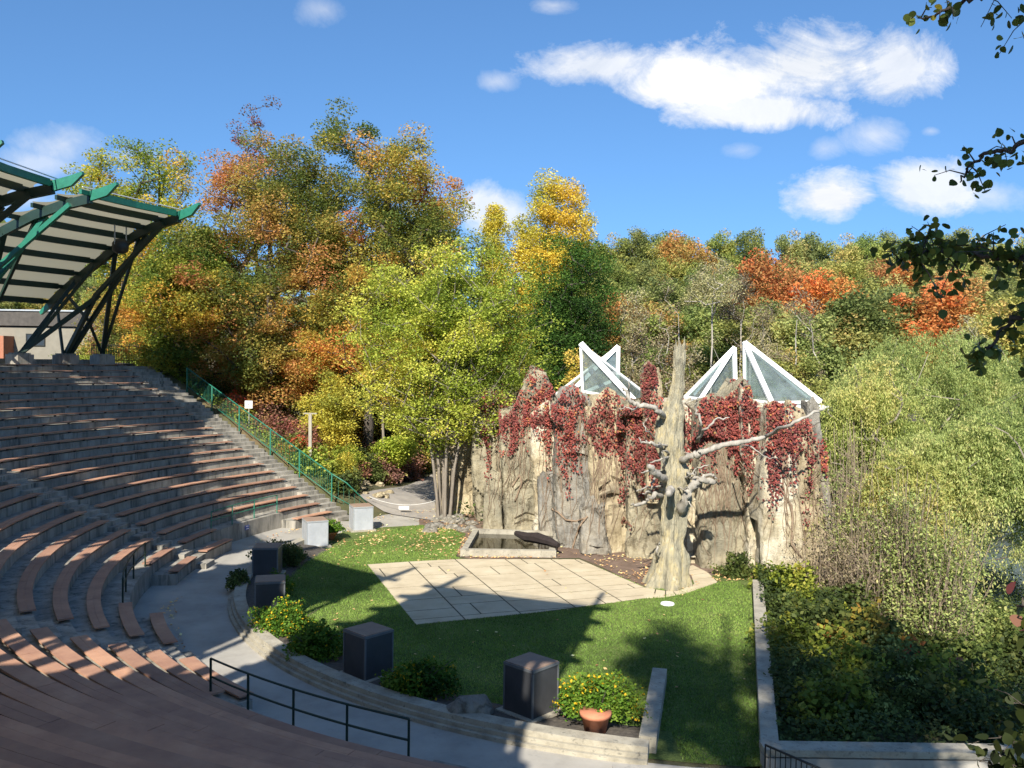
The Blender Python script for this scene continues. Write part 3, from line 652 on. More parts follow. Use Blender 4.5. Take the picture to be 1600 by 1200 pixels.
# ------------------------------------------------------------------ rocks
def rock(name, Y, th, bl, br, by, tl, tr_, tops, mat, label, cat='rock', seed=0, disp=.22, group=None, bulge=.0):
    """upright slab: bottom edge bl..br at pixel row by, top edge tl..tr with a jagged top profile, front face at distance Y"""
    NU, NV = 112, 84
    if th > 1.5: bl -= 2; br += 2; tl -= 1; tr_ += 1
    B0, B1 = W(bl, by, Y), W(br, by, Y); zb = B0.z-.8
    T0, T1 = W(tl, 0, Y), W(tr_, 0, Y)
    tp = [(u_, W(tl+(tr_-tl)*u_, yy_, Y).z) for u_, yy_ in tops]
    u = np.linspace(0, 2*np.pi, NU, endpoint=False); cu, su = np.cos(u), np.sin(u); e_ = .24
    sx = np.sign(cu)*np.abs(cu)**e_; sy = np.sign(su)*np.abs(su)**e_
    Vs = []
    for j in range(NV+1):
        v_ = j/NV; k = 1.0
        x0 = B0.x+(T0.x-B0.x)*v_; x1 = B1.x+(T1.x-B1.x)*v_
        uu_ = (sx+1)/2; tpz = np.interp(uu_, [p[0] for p in tp], [p[1] for p in tp])
        tpz = tpz+np.round(fbm3(np.stack([xx_0:=(x0+x1)/2+sx*(x1-x0)/2, sy*th/2, 0*sx], 1), 2.6, seed+31)*2.2)/2.2*.28
        sh_ = 1-.05*max(0, (v_-.96)/.04)**2
        xx = (x0+x1)/2+sx*(x1-x0)/2*sh_; yv = Y+th/2+sy*th/2*sh_+.35*v_
        Vs.append(np.stack([xx, yv, zb+(tpz-zb)*v_], 1))
    V = np.concatenate(Vs); so = seed*7.3
    nrm = np.tile(np.stack([sx*.6, sy, np.zeros(NU)], 1), (NV+1, 1)); nrm /= np.linalg.norm(nrm, axis=1)[:, None]
    q = V+so; d = fbm3(q*np.array([1, 1, .4]), .8, seed)*disp*.30+fbm3(q, 3.4, seed+1)*disp*.20+fbm3(q, 9., seed+4)*disp*.12
    cells = np.floor((q[:, 2]+fbm3(q, .6, seed+2)*.9)/1.6); d += (np.sin(cells*12.9898+seed)*.5)*disp*.25
    strm = np.abs(np.sin(q[:, 0]*2.3+fbm3(q, .5, seed+5)*2.)); d += 0
    rs = np.random.default_rng(seed+70); zz0, zz1 = V[:, 2].min(), V[:, 2].max(); ns = max(5, int((zz1-zz0)*(x1-x0+th)/2.6))
    S = np.stack([rs.uniform(V[:, 0].min(), V[:, 0].max(), ns), rs.uniform(V[:, 1].min(), V[:, 1].max(), ns), rs.uniform(zz0, zz1, ns)*.42], 1); wob = np.stack([fbm3(V, 1.1, seed+11), fbm3(V, 1.1, seed+12), fbm3(V, 1.1, seed+13)], 1)*.13
    Vw = V*np.array([1, 1, .42])+wob; near = ((Vw[:, None, :]-S[None])**2).sum(2).argmin(1); o_s = rs.uniform(-1, 1, ns); tx_ = rs.normal(size=ns)*.13; tz_ = rs.normal(size=ns)*.10
    d += disp*1.15*o_s[near]+(disp/.22)*(tx_[near]*(Vw[:, 0]-S[near, 0])+tz_[near]*(Vw[:, 2]-S[near, 2]))
    ends = np.repeat(np.clip((np.arange(NV+1)/NV)*1.0, 0, 1), NU)
    V = V+nrm*d[:, None]; V[:, 2] += fbm3(q, 1.7, seed+3)*disp*.6*(ends > .98)
    V = np.vstack([V, V[-NU:].mean(0)[None]]); ctr = len(V)-1
    j, i = np.meshgrid(np.arange(NV), np.arange(NU), indexing='ij'); a = (j*NU+i).ravel(); b_ = (j*NU+(i+1) % NU).ravel()
    Fq = np.stack([a, b_, b_+NU, a+NU], 1); tri = np.stack([NV*NU+np.arange(NU), NV*NU+(np.arange(NU)+1) % NU, np.full(NU, ctr), np.full(NU, ctr)], 1)
    me = bpy.data.meshes.new(name); me.from_pydata(V.tolist(), [], [tuple(f_) for f_ in Fq.tolist()]+[tuple(f_[:3]) for f_ in tri.tolist()])
    me.polygons.foreach_set('use_smooth', [True]*len(me.polygons)); me.set_sharp_from_angle(angle=R(34)); me.materials.append(Mt[mat])
    o = link(bpy.data.objects.new(name, me)); tag(o, label, cat, group); ROCKS.append((V, Fq)); return o
ROCKS = []
gR = 'slabs of the rock wall'
rk = [
 (54, 2.6, 683, 750, 812, 688, 756, [(0, 668), (.3, 640), (.7, 628), (1, 610)], 'rock_tan', 'mottled tan rock at the left end of the rock wall, beside the asphalt path', .2),
 (51.5, 2.6, 744, 806, 824, 742, 806, [(0, 610), (.4, 598), (1, 585)], 'rock_olive', 'shaded rock slab behind the trunks of the clump tree', .2),
 (48.6, .7, 752, 789, 834, 767, 790, [(0, 752), (.5, 734), (1, 742)], 'rock_olive', 'small leaning olive slab left of the pool', .1),
 (48.6, 3, 785, 852, 840, 796, 884, [(0, 650), (.25, 612), (.5, 570), (.68, 572), (.85, 600), (1, 628)], 'rock_olive', 'big slab behind the pool with red creeper over its peak', .22),
 (48., 2.6, 838, 892, 850, 842, 888, [(0, 640), (.4, 625), (1, 640)], 'rock_cream', 'cream yellow slab between the creeper peak and the grey domed rock', .2),
 (47.2, .8, 846, 896, 850, 853, 884, [(0, 748), (.45, 730), (1, 745)], 'rock_grey', 'smooth dark grey slab leaning behind the black plank', .08),
 (44.6, 2.8, 870, 938, 866, 878, 934, [(0, 635), (.25, 607), (.5, 598), (.8, 612), (1, 640)], 'rock_grey', 'grey domed rock topped with bare vines, under the crossed glass peaks', .22),
 (43.6, 2.6, 924, 996, 880, 930, 990, [(0, 640), (.3, 612), (.6, 606), (1, 625)], 'rock_tan', 'yellowish slab right of the grey domed rock', .22),
 (43.0, 1.0, 912, 962, 882, 924, 958, [(0, 800), (.4, 772), (1, 790)], 'rock_grey', 'low grey slab standing at the foot of the yellowish slab', .1),
 (42.4, 2.6, 982, 1064, 890, 986, 1060, [(0, 632), (.4, 625), (.7, 640), (1, 650)], 'rock_olive', 'broad slab behind the dead tree, hung with dark red creeper', .22),
 (42.0, .9, 1012, 1050, 760, 1019, 1043, [(0, 580), (.3, 571), (1, 588)], 'rock_tan', 'narrow stone finger rising behind the dead tree', .1),
 (41.6, 2.4, 1056, 1114, 892, 1058, 1116, [(0, 640), (.4, 628), (1, 640)], 'rock_cream', 'pale slab just right of the dead tree trunk', .2),
 (40.6, 2.4, 1102, 1180, 902, 1106, 1182, [(0, 640), (.35, 612), (.6, 625), (.85, 590), (1, 600)], 'rock_olive', 'slab striped with hanging brown stems, right of the arched limb', .22),
 (39.8, 2.2, 1170, 1222, 912, 1176, 1226, [(0, 600), (.4, 622), (1, 640)], 'rock_cream', 'bright cream slab behind the thin outstretched limb', .2),
 (38.4, 3.0, 1190, 1262, 958, 1216, 1258, [(0, 640), (.5, 632), (1, 640)], 'rock_cream', 'tall pale rock at the end of the long right hand wall', .16),
 (38.8, 3.0, 1248, 1318, 962, 1250, 1300, [(0, 640), (.5, 640), (1, 690)], 'rock_tan', 'tall yellow rock at the right end of the rock wall', .17),
 (40.2, 1.0, 1272, 1306, 800, 1279, 1299, [(0, 628), (.5, 624), (1, 630)], 'rock_grey', 'grey squared stone post topping the right end of the rock wall', .08),
]
for i, q in enumerate(rk):
    rock('rock_slab', *q[:9], q[9], 'rock', seed=i+1, disp=q[10], group=gR)
# one search tree over all rock faces for the creepers
Vall = []; Fall = []; off = 0
for V_, F_ in ROCKS:
    Vall.append(V_); Fall.append(F_+off); off += len(V_)
bvh = BVHTree.FromPolygons(np.vstack(Vall).tolist(), np.vstack(Fall).tolist())
def onrock(x, z):
    h = bvh.ray_cast(Vector((x, 25, z)), Vector((0, 1, 0)))
    return h[0], h[1]
def creeper(label, pxc, pyc, rx, ry, Y, n, seed, size=.11, mat='ivy', tails=6, tl=1.8, bias=0., stems=10, tint=(1, 1, 1, 1)):
    n = int(n*.62); bias -= .08; rx *= 1.1; ry *= 1.12; r_ = random.Random(seed); c0 = W(pxc, pyc, Y); sx = rx/F*Y; sz = ry/F*Y; pts = []; nn = []; tt = []
    h0 = onrock(c0.x, c0.z)[0] or c0
    root = empty('red_creeper', (c0.x, h0.y, c0.z)); tag(root, label, 'climbing plant', 'red creepers on the rock wall')
    tries = 0
    cl_ = [(c0.x+sx*r_.gauss(0, .6), c0.z+sz*r_.gauss(0, .56), r_.uniform(.08, .42), r_.random()) for _ in range(max(12, n//32))]
    tails_ = [(c0.x+sx*r_.uniform(-1, 1), c0.z-sz*r_.uniform(0, .6), tl*r_.uniform(.4, 1.2)) for _ in range(tails)]
    while len(pts) < n and tries < n*4:
        tries += 1
        if tails and r_.random() < .32:
            a = r_.choice(tails_); d_ = r_.random()**1.4; x = a[0]+r_.gauss(0, .10)+.1*math.sin(d_*4+a[0]); z = a[1]-d_*a[2]; t0 = .55
        else:
            a = r_.choice(cl_); x = a[0]+r_.gauss(0, a[2]*.7); z = a[1]+r_.gauss(0, a[2]*.8); t0 = a[3]
        if abs(x-c0.x) > sx*1.35 or abs(z-c0.z) > sz*1.2+tl: continue
        p, nm_ = onrock(x, z)
        if p is None or p.y > Y+4.5:
            if r_.random() < .97 or p is None: continue
            p = Vector((x, Y+.6+r_.uniform(0, .8), z)); nm_ = Vector((0, -1, .5))
        pts.append((p.x, p.y-r_.uniform(.03, .38), p.z)); nn.append(tuple(nm_)); tt.append(t0*.6+r_.random()*.45+bias)
    P = np.array(pts); 
    V, Fc, t = leaf_quads(P, size, np.array(tt), up=.2, asp=.85, droop=True, nrm=np.array([0, -1, .35])[None])
    V -= np.array(root.location)[None]
    link(bpy.data.objects.new('leaves', npmesh('leaves', V, Fc, Lf[mat], t)), root).color = tint
    mb = MB()
    for _ in range(stems):
        x = c0.x+sx*r_.uniform(-1.1, 1.1); z = c0.z+sz*r_.uniform(-.2, .8); ps = []; L = r_.uniform(2, 5.5); k = 16
        for i in range(k):
            p, nm_ = onrock(x, z)
            if p is None: break
            ps.append(Vector((p.x, p.y-.04-.03*r_.random(), p.z))); x += r_.gauss(0, .05); z -= L/k
            if z < .3: break
        if len(ps) > 3: mb.tube(ps, [.035*(1-.7*i/len(ps)) for i in range(len(ps))], 5)
    if mb.v: at0(mb.build('stems', 'stem', root, True), root)
creeper('bright red creeper spilling over the peaked slab behind the pool', 842, 615, 44, 58, 48.6, 3600, 1, tails=9, tl=3.2, bias=.16)
creeper('dark orange and red creeper in the shade behind the clump tree', 782, 635, 32, 60, 51.5, 2400, 2, tails=5, tl=2.4, bias=.05)
creeper('thin dark red creeper beside the grey domed rock', 946, 640, 22, 34, 43.6, 900, 3, tails=4, tl=1.6, bias=.02)
creeper('dark red creeper clump hanging halfway down the yellowish slab', 950, 686, 15, 17, 43.6, 420, 4, tails=4, tl=1., bias=.1)
creeper('big maroon creeper mass left of the dead tree', 1008, 655, 28, 85, 42.4, 4200, 5, tails=8, tl=2.6, bias=.0)
creeper('maroon creeper tuft on top of the wall left of the stone finger', 996, 590, 18, 24, 43.2, 1000, 6, tails=0, bias=-.02)
creeper('red and orange creeper heap under the middle glass peak', 1124, 650, 30, 48, 40.6, 2800, 7, tails=8, tl=2.2, bias=.1)
creeper('crimson creeper heap under the right glass peak', 1182, 628, 32, 34, 39.8, 2400, 8, tails=7, tl=2., bias=.1)
creeper('creeper trailing down the cream slab behind the thin limb', 1224, 680, 42, 46, 39., 3000, 9, tails=14, tl=2.8, bias=.03)
creeper('thin loose creeper between the peaked slab and the grey domed rock', 882, 650, 22, 46, 47., 900, 21, tails=7, tl=2.6, bias=.12)
creeper('loose creeper strands over the yellowish slab', 975, 650, 24, 40, 43.6, 900, 22, tails=8, tl=2., bias=.1)
creeper('orange creeper strands between the dead tree and the arched limb', 1088, 660, 22, 34, 41.6, 900, 23, tails=6, tl=1.8, bias=.2)
creeper('small crimson creeper patch past the right end of the rock wall', 1313, 722, 14, 20, 38.8, 420, 10, tails=2, tl=.8, bias=.2, stems=3)
# bare brown stems covering the wall
mb = MB(); r_ = random.Random(5)
for (px, py, Y, n, L, sp) in [(830, 660, 48.6, 16, 6.5, 45), (905, 650, 44.6, 26, 7, 45), (965, 700, 43.6, 14, 5, 35), (1135, 700, 40.6, 36, 6, 38), (1240, 720, 39, 12, 5.5, 50), (1040, 760, 42.4, 14, 4.5, 40), (1290, 760, 38.8, 8, 5, 20), (785, 690, 51, 8, 5, 25)]:
    for _ in range(n):
        c0 = W(px+r_.uniform(-sp, sp), py+r_.uniform(-50, 20), Y); x, z = c0.x, c0.z; ps = []; k = 18; LL = L*r_.uniform(.5, 1.1)
        dx = r_.gauss(0, .03)
        for i in range(k):
            p, nm_ = onrock(x, z)
            if p is None: break
            ps.append(Vector((p.x, p.y-.05, p.z))); x += r_.gauss(dx, .055); z -= LL/k
            if z < .15: break
        if len(ps) > 3: mb.tube(ps, [.022*(1-.6*i/len(ps)) for i in range(len(ps))], 4, cap=False)
for pl_ in [[(862, 795), (872, 800), (884, 812), (900, 814), (918, 808)], [(918, 806), (905, 822), (896, 850), (893, 865)], [(1205, 742), (1218, 762), (1236, 790), (1238, 810), (1236, 850), (1262, 885)], [(1250, 775), (1270, 778), (1292, 768), (1302, 740)], [(1258, 716), (1280, 711), (1298, 706)], [(800, 760), (812, 742), (815, 755), (802, 790)]]:
    ps = []
    for (a, b_), (c_, d_) in zip(pl_[:-1], pl_[1:]):
        for i in range(5):
            q = W(a+(c_-a)*i/5, b_+(d_-b_)*i/5, 44); Yq = 44
            for _ in range(3):
                h = onrock(q.x, q.z)[0]
                if h is None: break
                Yq = h.y; q = W(a+(c_-a)*i/5, b_+(d_-b_)*i/5, Yq)
            ps.append(Vector((q.x, Yq-.06, q.z)))
    mb.tube(ps, .05, 6)
tag(mb.build('creeper_stems', 'stem', smooth=True), kind='stuff')

# ------------------------------------------------------------------ dead tree
def dp(px, py, Y=37.3): return W(px, py, Y)
root = empty('dead_tree', (G(1042, 915).x, 37.3, 0)); tag(root, 'huge bare dead tree with a broken top standing before the rock wall', 'tree')
def displaced(mb_v, amp, seed, sc=1.5):
    V = np.array(mb_v); n = fbm3(V*np.array([1, 1, .3]), sc*2, seed)
    return V
tr_pts = [(1040, 932, 1.12), (1042, 915, .94), (1044, 898, .80), (1046, 872, .70), (1050, 840, .64), (1052, 800, .62), (1054, 765, .66), (1052, 735, .62), (1049, 700, .60), (1049, 665, .56), (1050, 630, .52), (1055, 600, .42), (1060, 575, .34), (1062, 556, .30), (1063, 544, .26)]
NU = 96; V = []; 
for j in range(240):
    f_ = j/239*(len(tr_pts)-1); i = min(int(f_), len(tr_pts)-2); t = f_-i; a, b_ = tr_pts[i], tr_pts[i+1]
    c0 = dp(a[0]+(b_[0]-a[0])*t, a[1]+(b_[1]-a[1])*t); hgt = c0.z; rad = (a[2]+(b_[2]-a[2])*t)*(.9+.07*math.sin(hgt*2.1)+.05*math.sin(hgt*5.3+1)); c0.x += .05*math.sin(hgt*1.7)
    for k in range(NU):
        an = 2*math.pi*k/NU; fl = 1+.20*max(0, 1-max(0, hgt)/2.2)*math.cos(an*5+.6)+.07*math.sin(an*3+hgt*.8)+.04*math.sin(an*11+hgt*.5+math.sin(hgt*1.3))+.035*math.sin(an*23-hgt*.9+2*math.sin(hgt*.7))
        jag = .28*math.sin(an*3+1)+.16*math.sin(an*7)+.1*math.sin(an*13)
        V.append((c0.x+rad*fl*math.cos(an), c0.y+rad*.85*fl*math.sin(an), c0.z+jag*(j-228)/11 if j > 228 else c0.z))
V = np.array(V); rd_ = V-np.repeat(V.reshape(240, NU, 3).mean(1), NU, 0); rd_ /= np.linalg.norm(rd_, axis=1)[:, None]+1e-9
V += rd_*(fbm3(V*np.array([1, 1, .35]), 2.0, 4)*.10+fbm3(V*np.array([1, 1, .3]), 7.0, 5)*.045-.10*np.clip(fbm3(V*np.array([1, 1, .5]), 1.1, 6)-.5, 0, 1))[:, None]*np.array([1, 1, 0])
j, i = np.meshgrid(np.arange(239), np.arange(NU), indexing='ij'); a = (j*NU+i).ravel(); b_ = (j*NU+(i+1) % NU).ravel()
V -= np.array(root.location)[None]; me = npmesh('trunk', V, np.stack([a, b_, b_+NU, a+NU], 1), Mt['deadwood'], smooth=True); link(bpy.data.objects.new('trunk', me), root)
def limb(pts, r0, r1, mat='deadgrey', sub=5, wob=.03, name='limb', parent=None):
    P = [dp(p[0], p[1], 37.3+(p[2] if len(p) > 2 else 0)) for p in pts]; P[0] = dp(pts[0][0], pts[0][1], 37.95); out = []
    for i in range(len(P)-1):
        for k in range(sub): out.append(P[i].lerp(P[i+1], k/sub)+Vector((rnd.gauss(0, wob), rnd.gauss(0, wob), rnd.gauss(0, wob))) if (i or k) else P[0])
    out.append(P[-1]); n = len(out); mb = MB(); mb.tube(out, [.60*(r0*(1-i/(n-1))**.8+r1*(i/(n-1)))*(1+.10*math.sin(i*1.3+r0*40)+rnd.uniform(-.05, .05)) for i in range(n)], 10)
    at0(mb.build(name, mat, root, True), root)
limb([(1052, 725, -.5), (1075, 714, -1.0), (1100, 705, -1.3), (1130, 696, -1.5), (1165, 690, -1.6), (1195, 683, -1.6)], .24, .12)
limb([(1195, 683, -1.6), (1235, 664, -1.9), (1268, 646, -1.9), (1290, 637, -1.9)], .14, .05)
limb([(1150, 692, -1.55), (1176, 700, -1.7), (1200, 716, -1.7), (1215, 716, -1.7)], .06, .02)
limb([(1088, 690, -.9), (1104, 668, -1.0), (1122, 654, -1.0), (1140, 652, -1)], .10, .03)
limb([(1092, 690, -.8), (1095, 660, -.7), (1086, 634, -.7), (1090, 622, -.7)], .11, .05)
limb([(1042, 660, -.2), (1034, 645, -.8), (1022, 636, -1), (1000, 634, -1.1), (985, 628, -1.1), (978, 612, -1.1), (972, 606, -1.1)], .22, .07)
limb([(1000, 634, -1.1), (990, 640, -1.2), (976, 636, -1.3), (966, 640, -1.3)], .07, .02)
limb([(985, 628, -1.1), (983, 605, -1.), (984, 590, -1)], .06, .02)
limb([(1042, 700, -.4), (1025, 696, -1.2), (1012, 690, -1.4), (1002, 692, -1.5), (998, 684, -1.5)], .13, .03)
limb([(1030, 690, -.8), (1010, 672, -1), (1006, 660, -1), (1012, 654, -1)], .06, .02)
limb([(1044, 752, -.5), (1032, 744, -1.2), (1022, 738, -1.6), (1014, 728, -1.9)], .28, .16)
limb([(1050, 768, -.5), (1047, 764, -1.5), (1046, 772, -2.0)], .30, .24)
limb([(1040, 775, -.5), (1024, 772, -1.2), (1010, 784, -1.5), (994, 788, -1.6), (986, 790, -1.6)], .20, .04)
limb([(1020, 775, -1.2), (1012, 768, -1.3), (1004, 772, -1.4)], .09, .03)
limb([(1032, 735, -.6), (1020, 752, -.9), (1018, 765, -1)], .10, .04)
limb([(1062, 815, -.2), (1066, 790, -.6), (1074, 768, -.8), (1086, 756, -.9), (1100, 750, -.9), (1116, 753, -.8)], .36, .16)
limb([(1070, 745, -.4), (1082, 748, -.8), (1096, 746, -.9), (1112, 742, -.9), (1120, 748, -.9)], .14, .06)
limb([(1066, 735, -.6), (1078, 742, -1), (1090, 730, -1.2), (1108, 726, -1.2)], .08, .03)
limb([(1028, 880, -.8), (1026, 862, -1.1), (1030, 848, -1.)], .09, .06)
limb([(1040, 745, -.5), (1036, 720, -1.2), (1034, 706, -1.5)], .12, .04)

rs_ = random.Random(8)
for i in range(12):
    py = rs_.uniform(690, 790); px = 1050+rs_.uniform(-14, 14); sd = rs_.choice([-1, 1]); L_ = rs_.uniform(10, 34); up_ = rs_.uniform(-14, 10)
    limb([(px, py, -.2), (px+sd*(14+L_*.4), py+up_*.5, -.6-rs_.uniform(0, .5)), (px+sd*(14+L_), py+up_+rs_.uniform(-8, 8), -.9-rs_.uniform(0, .6))], rs_.uniform(.07, .2), rs_.uniform(.015, .05), name='broken_stub')

# ------------------------------------------------------------------ pool, plank, small things
pq = [G(719, 870), G(869, 872), G(877, 839), G(738, 835)]
root = empty('stone_pool', (pq[0]+pq[2])/2); tag(root, 'low rectangular stone basin of dark water at the foot of the rock wall', 'pool')
def rim(a, b_, w, z1, z2, mb):
    d = b_-a; mid = (a+b_)/2; mb.box((mid.x, mid.y, (z1+z2)/2), (d.length, w, z2-z1), math.atan2(d.y, d.x))
mb = MB(); ins = .2
rim(pq[0]+Vector((0, ins, 0)), pq[1]+Vector((0, ins, 0)), .3, 0, .34, mb); rim(pq[3]-Vector((0, ins, 0)), pq[2]-Vector((0, ins, 0)), .3, 0, .34, mb)
rim(pq[0]+Vector((ins, .35, 0)), pq[3]+Vector((ins, -.35, 0)), .3, 0, .335, mb); rim(pq[1]+Vector((-ins, .35, 0)), pq[2]+Vector((-ins, -.35, 0)), .3, 0, .335, mb)
at0(mb.build('stone_rim', 'kerb', root), root)
mb = MB(); mb.poly([pq[0]+Vector((.3, .3, 0)), pq[1]+Vector((-.3, .3, 0)), pq[2]+Vector((-.3, -.3, 0)), pq[3]+Vector((.3, -.3, 0))], .05, .12); at0(mb.build('water_surface', 'poolwater', root), root)
a, b_ = G(806, 836, .5), G(873, 849, .62); mb = MB(); mb.tube([a+Vector((0, 0, .10)), a.lerp(b_, .25), a.lerp(b_, .5)+Vector((0, 0, .06)), a.lerp(b_, .8), b_+Vector((0, 0, -.1))], [.13, .24, .28, .22, .12], 8)
tag(mb.build('charred_log', 'darklog'), 'black charred log lying across the right corner of the pool', 'log')
mb = MB(); p = G(1043, 944, .03); mb.tube([p, p+Vector((0, 0, .05))], [.28, .26], 24); tag(mb.build('drain_cover', 'paintwhite'), 'flat round white cover lying on the lawn near the dead tree', 'cover')
# pots and bushes
def leafthing(root, P, size, t, mat, name='leaves', **k):
    V, Fc, t2 = leaf_quads(np.asarray(P), size, t, **k); V -= np.array(root.location)[None]
    return link(bpy.data.objects.new(name, npmesh(name, V, Fc, Lf[mat], t2)), root)
def bush(name, label, c, rx, ry, rz, n, size, mat, cat='bush', group=None, tint=(1, 1, 1, 1), seed=0, flowers=0, parent=None, k=.75):
    r_ = np.random.default_rng(seed+500); c = Vector(c)
    root = empty(name, c) if parent is None else parent
    if parent is None: tag(root, label, cat, group)
    D = r_.normal(size=(n, 3)); D /= np.linalg.norm(D, axis=1)[:, None]; D[:, 2] = np.abs(D[:, 2])*1.1-.15
    lump = 1+.28*fbm3(D*1.0, 3.2, seed); rad = (r_.uniform(0, 1, n)**.35)*lump
    P = np.array(c)[None]+D*rad[:, None]*np.array([rx, ry, rz])[None]; P = P[P[:, 2] > c.z+.02]
    t = .5+.35*fbm3(P, 2.2, seed+1)+r_.uniform(-.25, .25, len(P)); t = np.clip(t, 0, .79 if flowers else 1)
    if flowers:
        out = np.linalg.norm((P-np.array(c))/np.array([rx, ry, rz]), axis=1) > .8; f_ = out & (r_.random(len(P)) < flowers)
        g_ = fbm3(P, 5, seed+3) > -.25; t = np.where(f_ & g_, r_.uniform(.86, 1, len(P)), t)
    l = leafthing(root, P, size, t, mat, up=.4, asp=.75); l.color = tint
    mb = MB()
    for _ in range(9):
        d = Vector((r_.normal()*rx*.4, r_.normal()*ry*.4, rz*.75)); mb.tube([c, c+d*.5+Vector((0, 0, .02)), c+d], [.03, .02, .008], 5)
    at0(mb.build('stems', 'bark', root), root); return root
def pot(root, c, h, r1, r2):
    mb = MB(); mb.tube([c, c+Vector((0, 0, h*.8)), c+Vector((0, 0, h*.8)), c+Vector((0, 0, h)), c+Vector((0, 0, h))], [r1, r2*.93, r2*1.05, r2*1.05, r2*.9], 24); return at0(mb.build('pot', 'terracotta', root, True), root)
gB_ = 'flowering bushes in the planting bed'
c = G(930, 1142, .24); root = empty('potted_flowers', c); tag(root, 'sunlit green plant with yellow flowers spilling over a terracotta pot', 'potted plant', gB_)
pot(root, c, .50, .27, .38); cc = c+Vector((.15, .62, .22)); bush('', '', cc, 1.2, .85, .95, 8500, .08, 'lantana', parent=root, flowers=.22, seed=2)
bush('flower_bush', 'sunlit bush dotted with yellow flowers behind the kerb', G(448, 985, .2), 1.15, 1.0, 1.0, 8000, .085, 'lantana', group=gB_, flowers=.16, seed=3)
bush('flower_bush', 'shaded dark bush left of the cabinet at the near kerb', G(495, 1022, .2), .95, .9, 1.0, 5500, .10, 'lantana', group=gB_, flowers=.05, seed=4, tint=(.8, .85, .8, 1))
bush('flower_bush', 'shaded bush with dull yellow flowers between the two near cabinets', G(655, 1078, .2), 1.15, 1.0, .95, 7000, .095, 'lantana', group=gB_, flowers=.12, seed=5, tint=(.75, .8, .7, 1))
bush('shrub', 'clipped green bush between the dark cabinets and the pale one', G(443, 880, .15), 1.25, 1.2, 1.05, 6000, .10, 'shrub', group=gB_, seed=6)
bush('shrub', 'small dark bush pressed between the kerb and a dark cabinet', G(372, 915, .2), .45, .8, .8, 2000, .10, 'shrub', group=gB_, seed=7)
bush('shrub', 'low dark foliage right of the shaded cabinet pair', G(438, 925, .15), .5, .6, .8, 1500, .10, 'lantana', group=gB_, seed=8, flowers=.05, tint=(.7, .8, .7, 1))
c = G(511, 843, .02); root = empty('potted_shrub', c); tag(root, 'bright green shrub in an orange pot between the two pale cabinets', 'potted plant', gB_)
pot(root, c, .45, .35, .55); bush('', '', c+Vector((0, 0, .45)), 1.0, .8, .65, 3500, .10, 'lantana', parent=root, seed=9, flowers=.03)
def boulder(name, label, c, sx, sy, sz, mat, seed, group=None, cat='rock'):
    import bmesh
    bm = bmesh.new(); bmesh.ops.create_icosphere(bm, subdivisions=3, radius=1); V = np.array([v.co[:] for v in bm.verts])
    s_ = 1+fbm3(V, 1.6, seed)*.22+fbm3(V, 5, seed+1)*.06
    for v, k_ in zip(bm.verts, s_): v.co = Vector((v.co.x*sx*k_, v.co.y*sy*k_, max(-.3, v.co.z)*sz*k_))
    me = bpy.data.meshes.new(name); bm.to_mesh(me); bm.free(); me.materials.append(Mt[mat]); o = link(bpy.data.objects.new(name, me)); o.location = c
    if label: tag(o, label, cat, group)
    return o
boulder('boulder', 'rough grey boulder in the planting bed left of the nearest cabinet', G(733, 1112, .25), .55, .45, .42, 'rock_grey', 3)
# rubble in front of the clump tree
for i in range(26):
    p = G(rnd.uniform(672, 752), rnd.uniform(806, 832)); s_ = rnd.uniform(.14, .34)
    boulder('rubble_stone', 'small grey stone in the rubble heap at the foot of the clump tree', p+Vector((0, 0, s_*.2)), s_*1.3, s_, s_*.7, 'rock_grey', 40+i, 'rubble at the foot of the clump tree', 'stone')
for i in range(16):
    p = G(rnd.uniform(548, 610), rnd.uniform(775, 797)); s_ = rnd.uniform(.14, .32)
    boulder('verge_stone', 'small pale stone on the verge between the green fence and the asphalt path', p+Vector((0, 0, s_*.2+max(0, tz(p.x, p.y)))), s_*1.3, s_, s_*.7, 'rock_tan', 80+i, 'stones on the path verge', 'stone')
# signs by the stairs
p = W(389, 690, 60.5); root = empty('white_sign', (p.x, p.y, tz(p.x, p.y))); tag(root, 'square white sign on a thin post behind the green fence', 'sign')
mb = MB(); b_ = W(389, 632, 60.5); mb.bar(Vector((p.x, p.y, tz(p.x, p.y)-.3)), b_, .09, .06, (1, 0, 0)); at0(mb.build('post', 'wood', root), root)
mb = MB(); mb.box((b_.x, b_.y-.06, b_.z), (.52, .03, .52)); pn = at0(mb.build('panel', 'paintwhite', root), root)
mb = MB(); mb.box((b_.x, b_.y-.078, b_.z-.02), (.12, .005, .06)); mb.box((b_.x, b_.y-.078, b_.z-.14), (.3, .005, .03)); m_ = pmat('sign_red', [(.3, (.5, .04, .03)), (.7, (.6, .05, .04))]); mb.build('lettering', m_, pn)
p = W(485, 715, 57); root = empty('wooden_post', (p.x, p.y, tz(p.x, p.y))); tag(root, 'weathered T-shaped wooden post among the reddish bushes', 'post')
t_ = W(485, 647, 57); mb = MB(); mb.bar(Vector((p.x, p.y, tz(p.x, p.y)-.3)), t_, .2, .2, (1, 0, 0)); at0(mb.build('upright', 'wood', root), root)
mb = MB(); mb.box((t_.x, t_.y, t_.z+.04), (.85, .22, .07)); at0(mb.build('cross_board', 'wood', root), root)

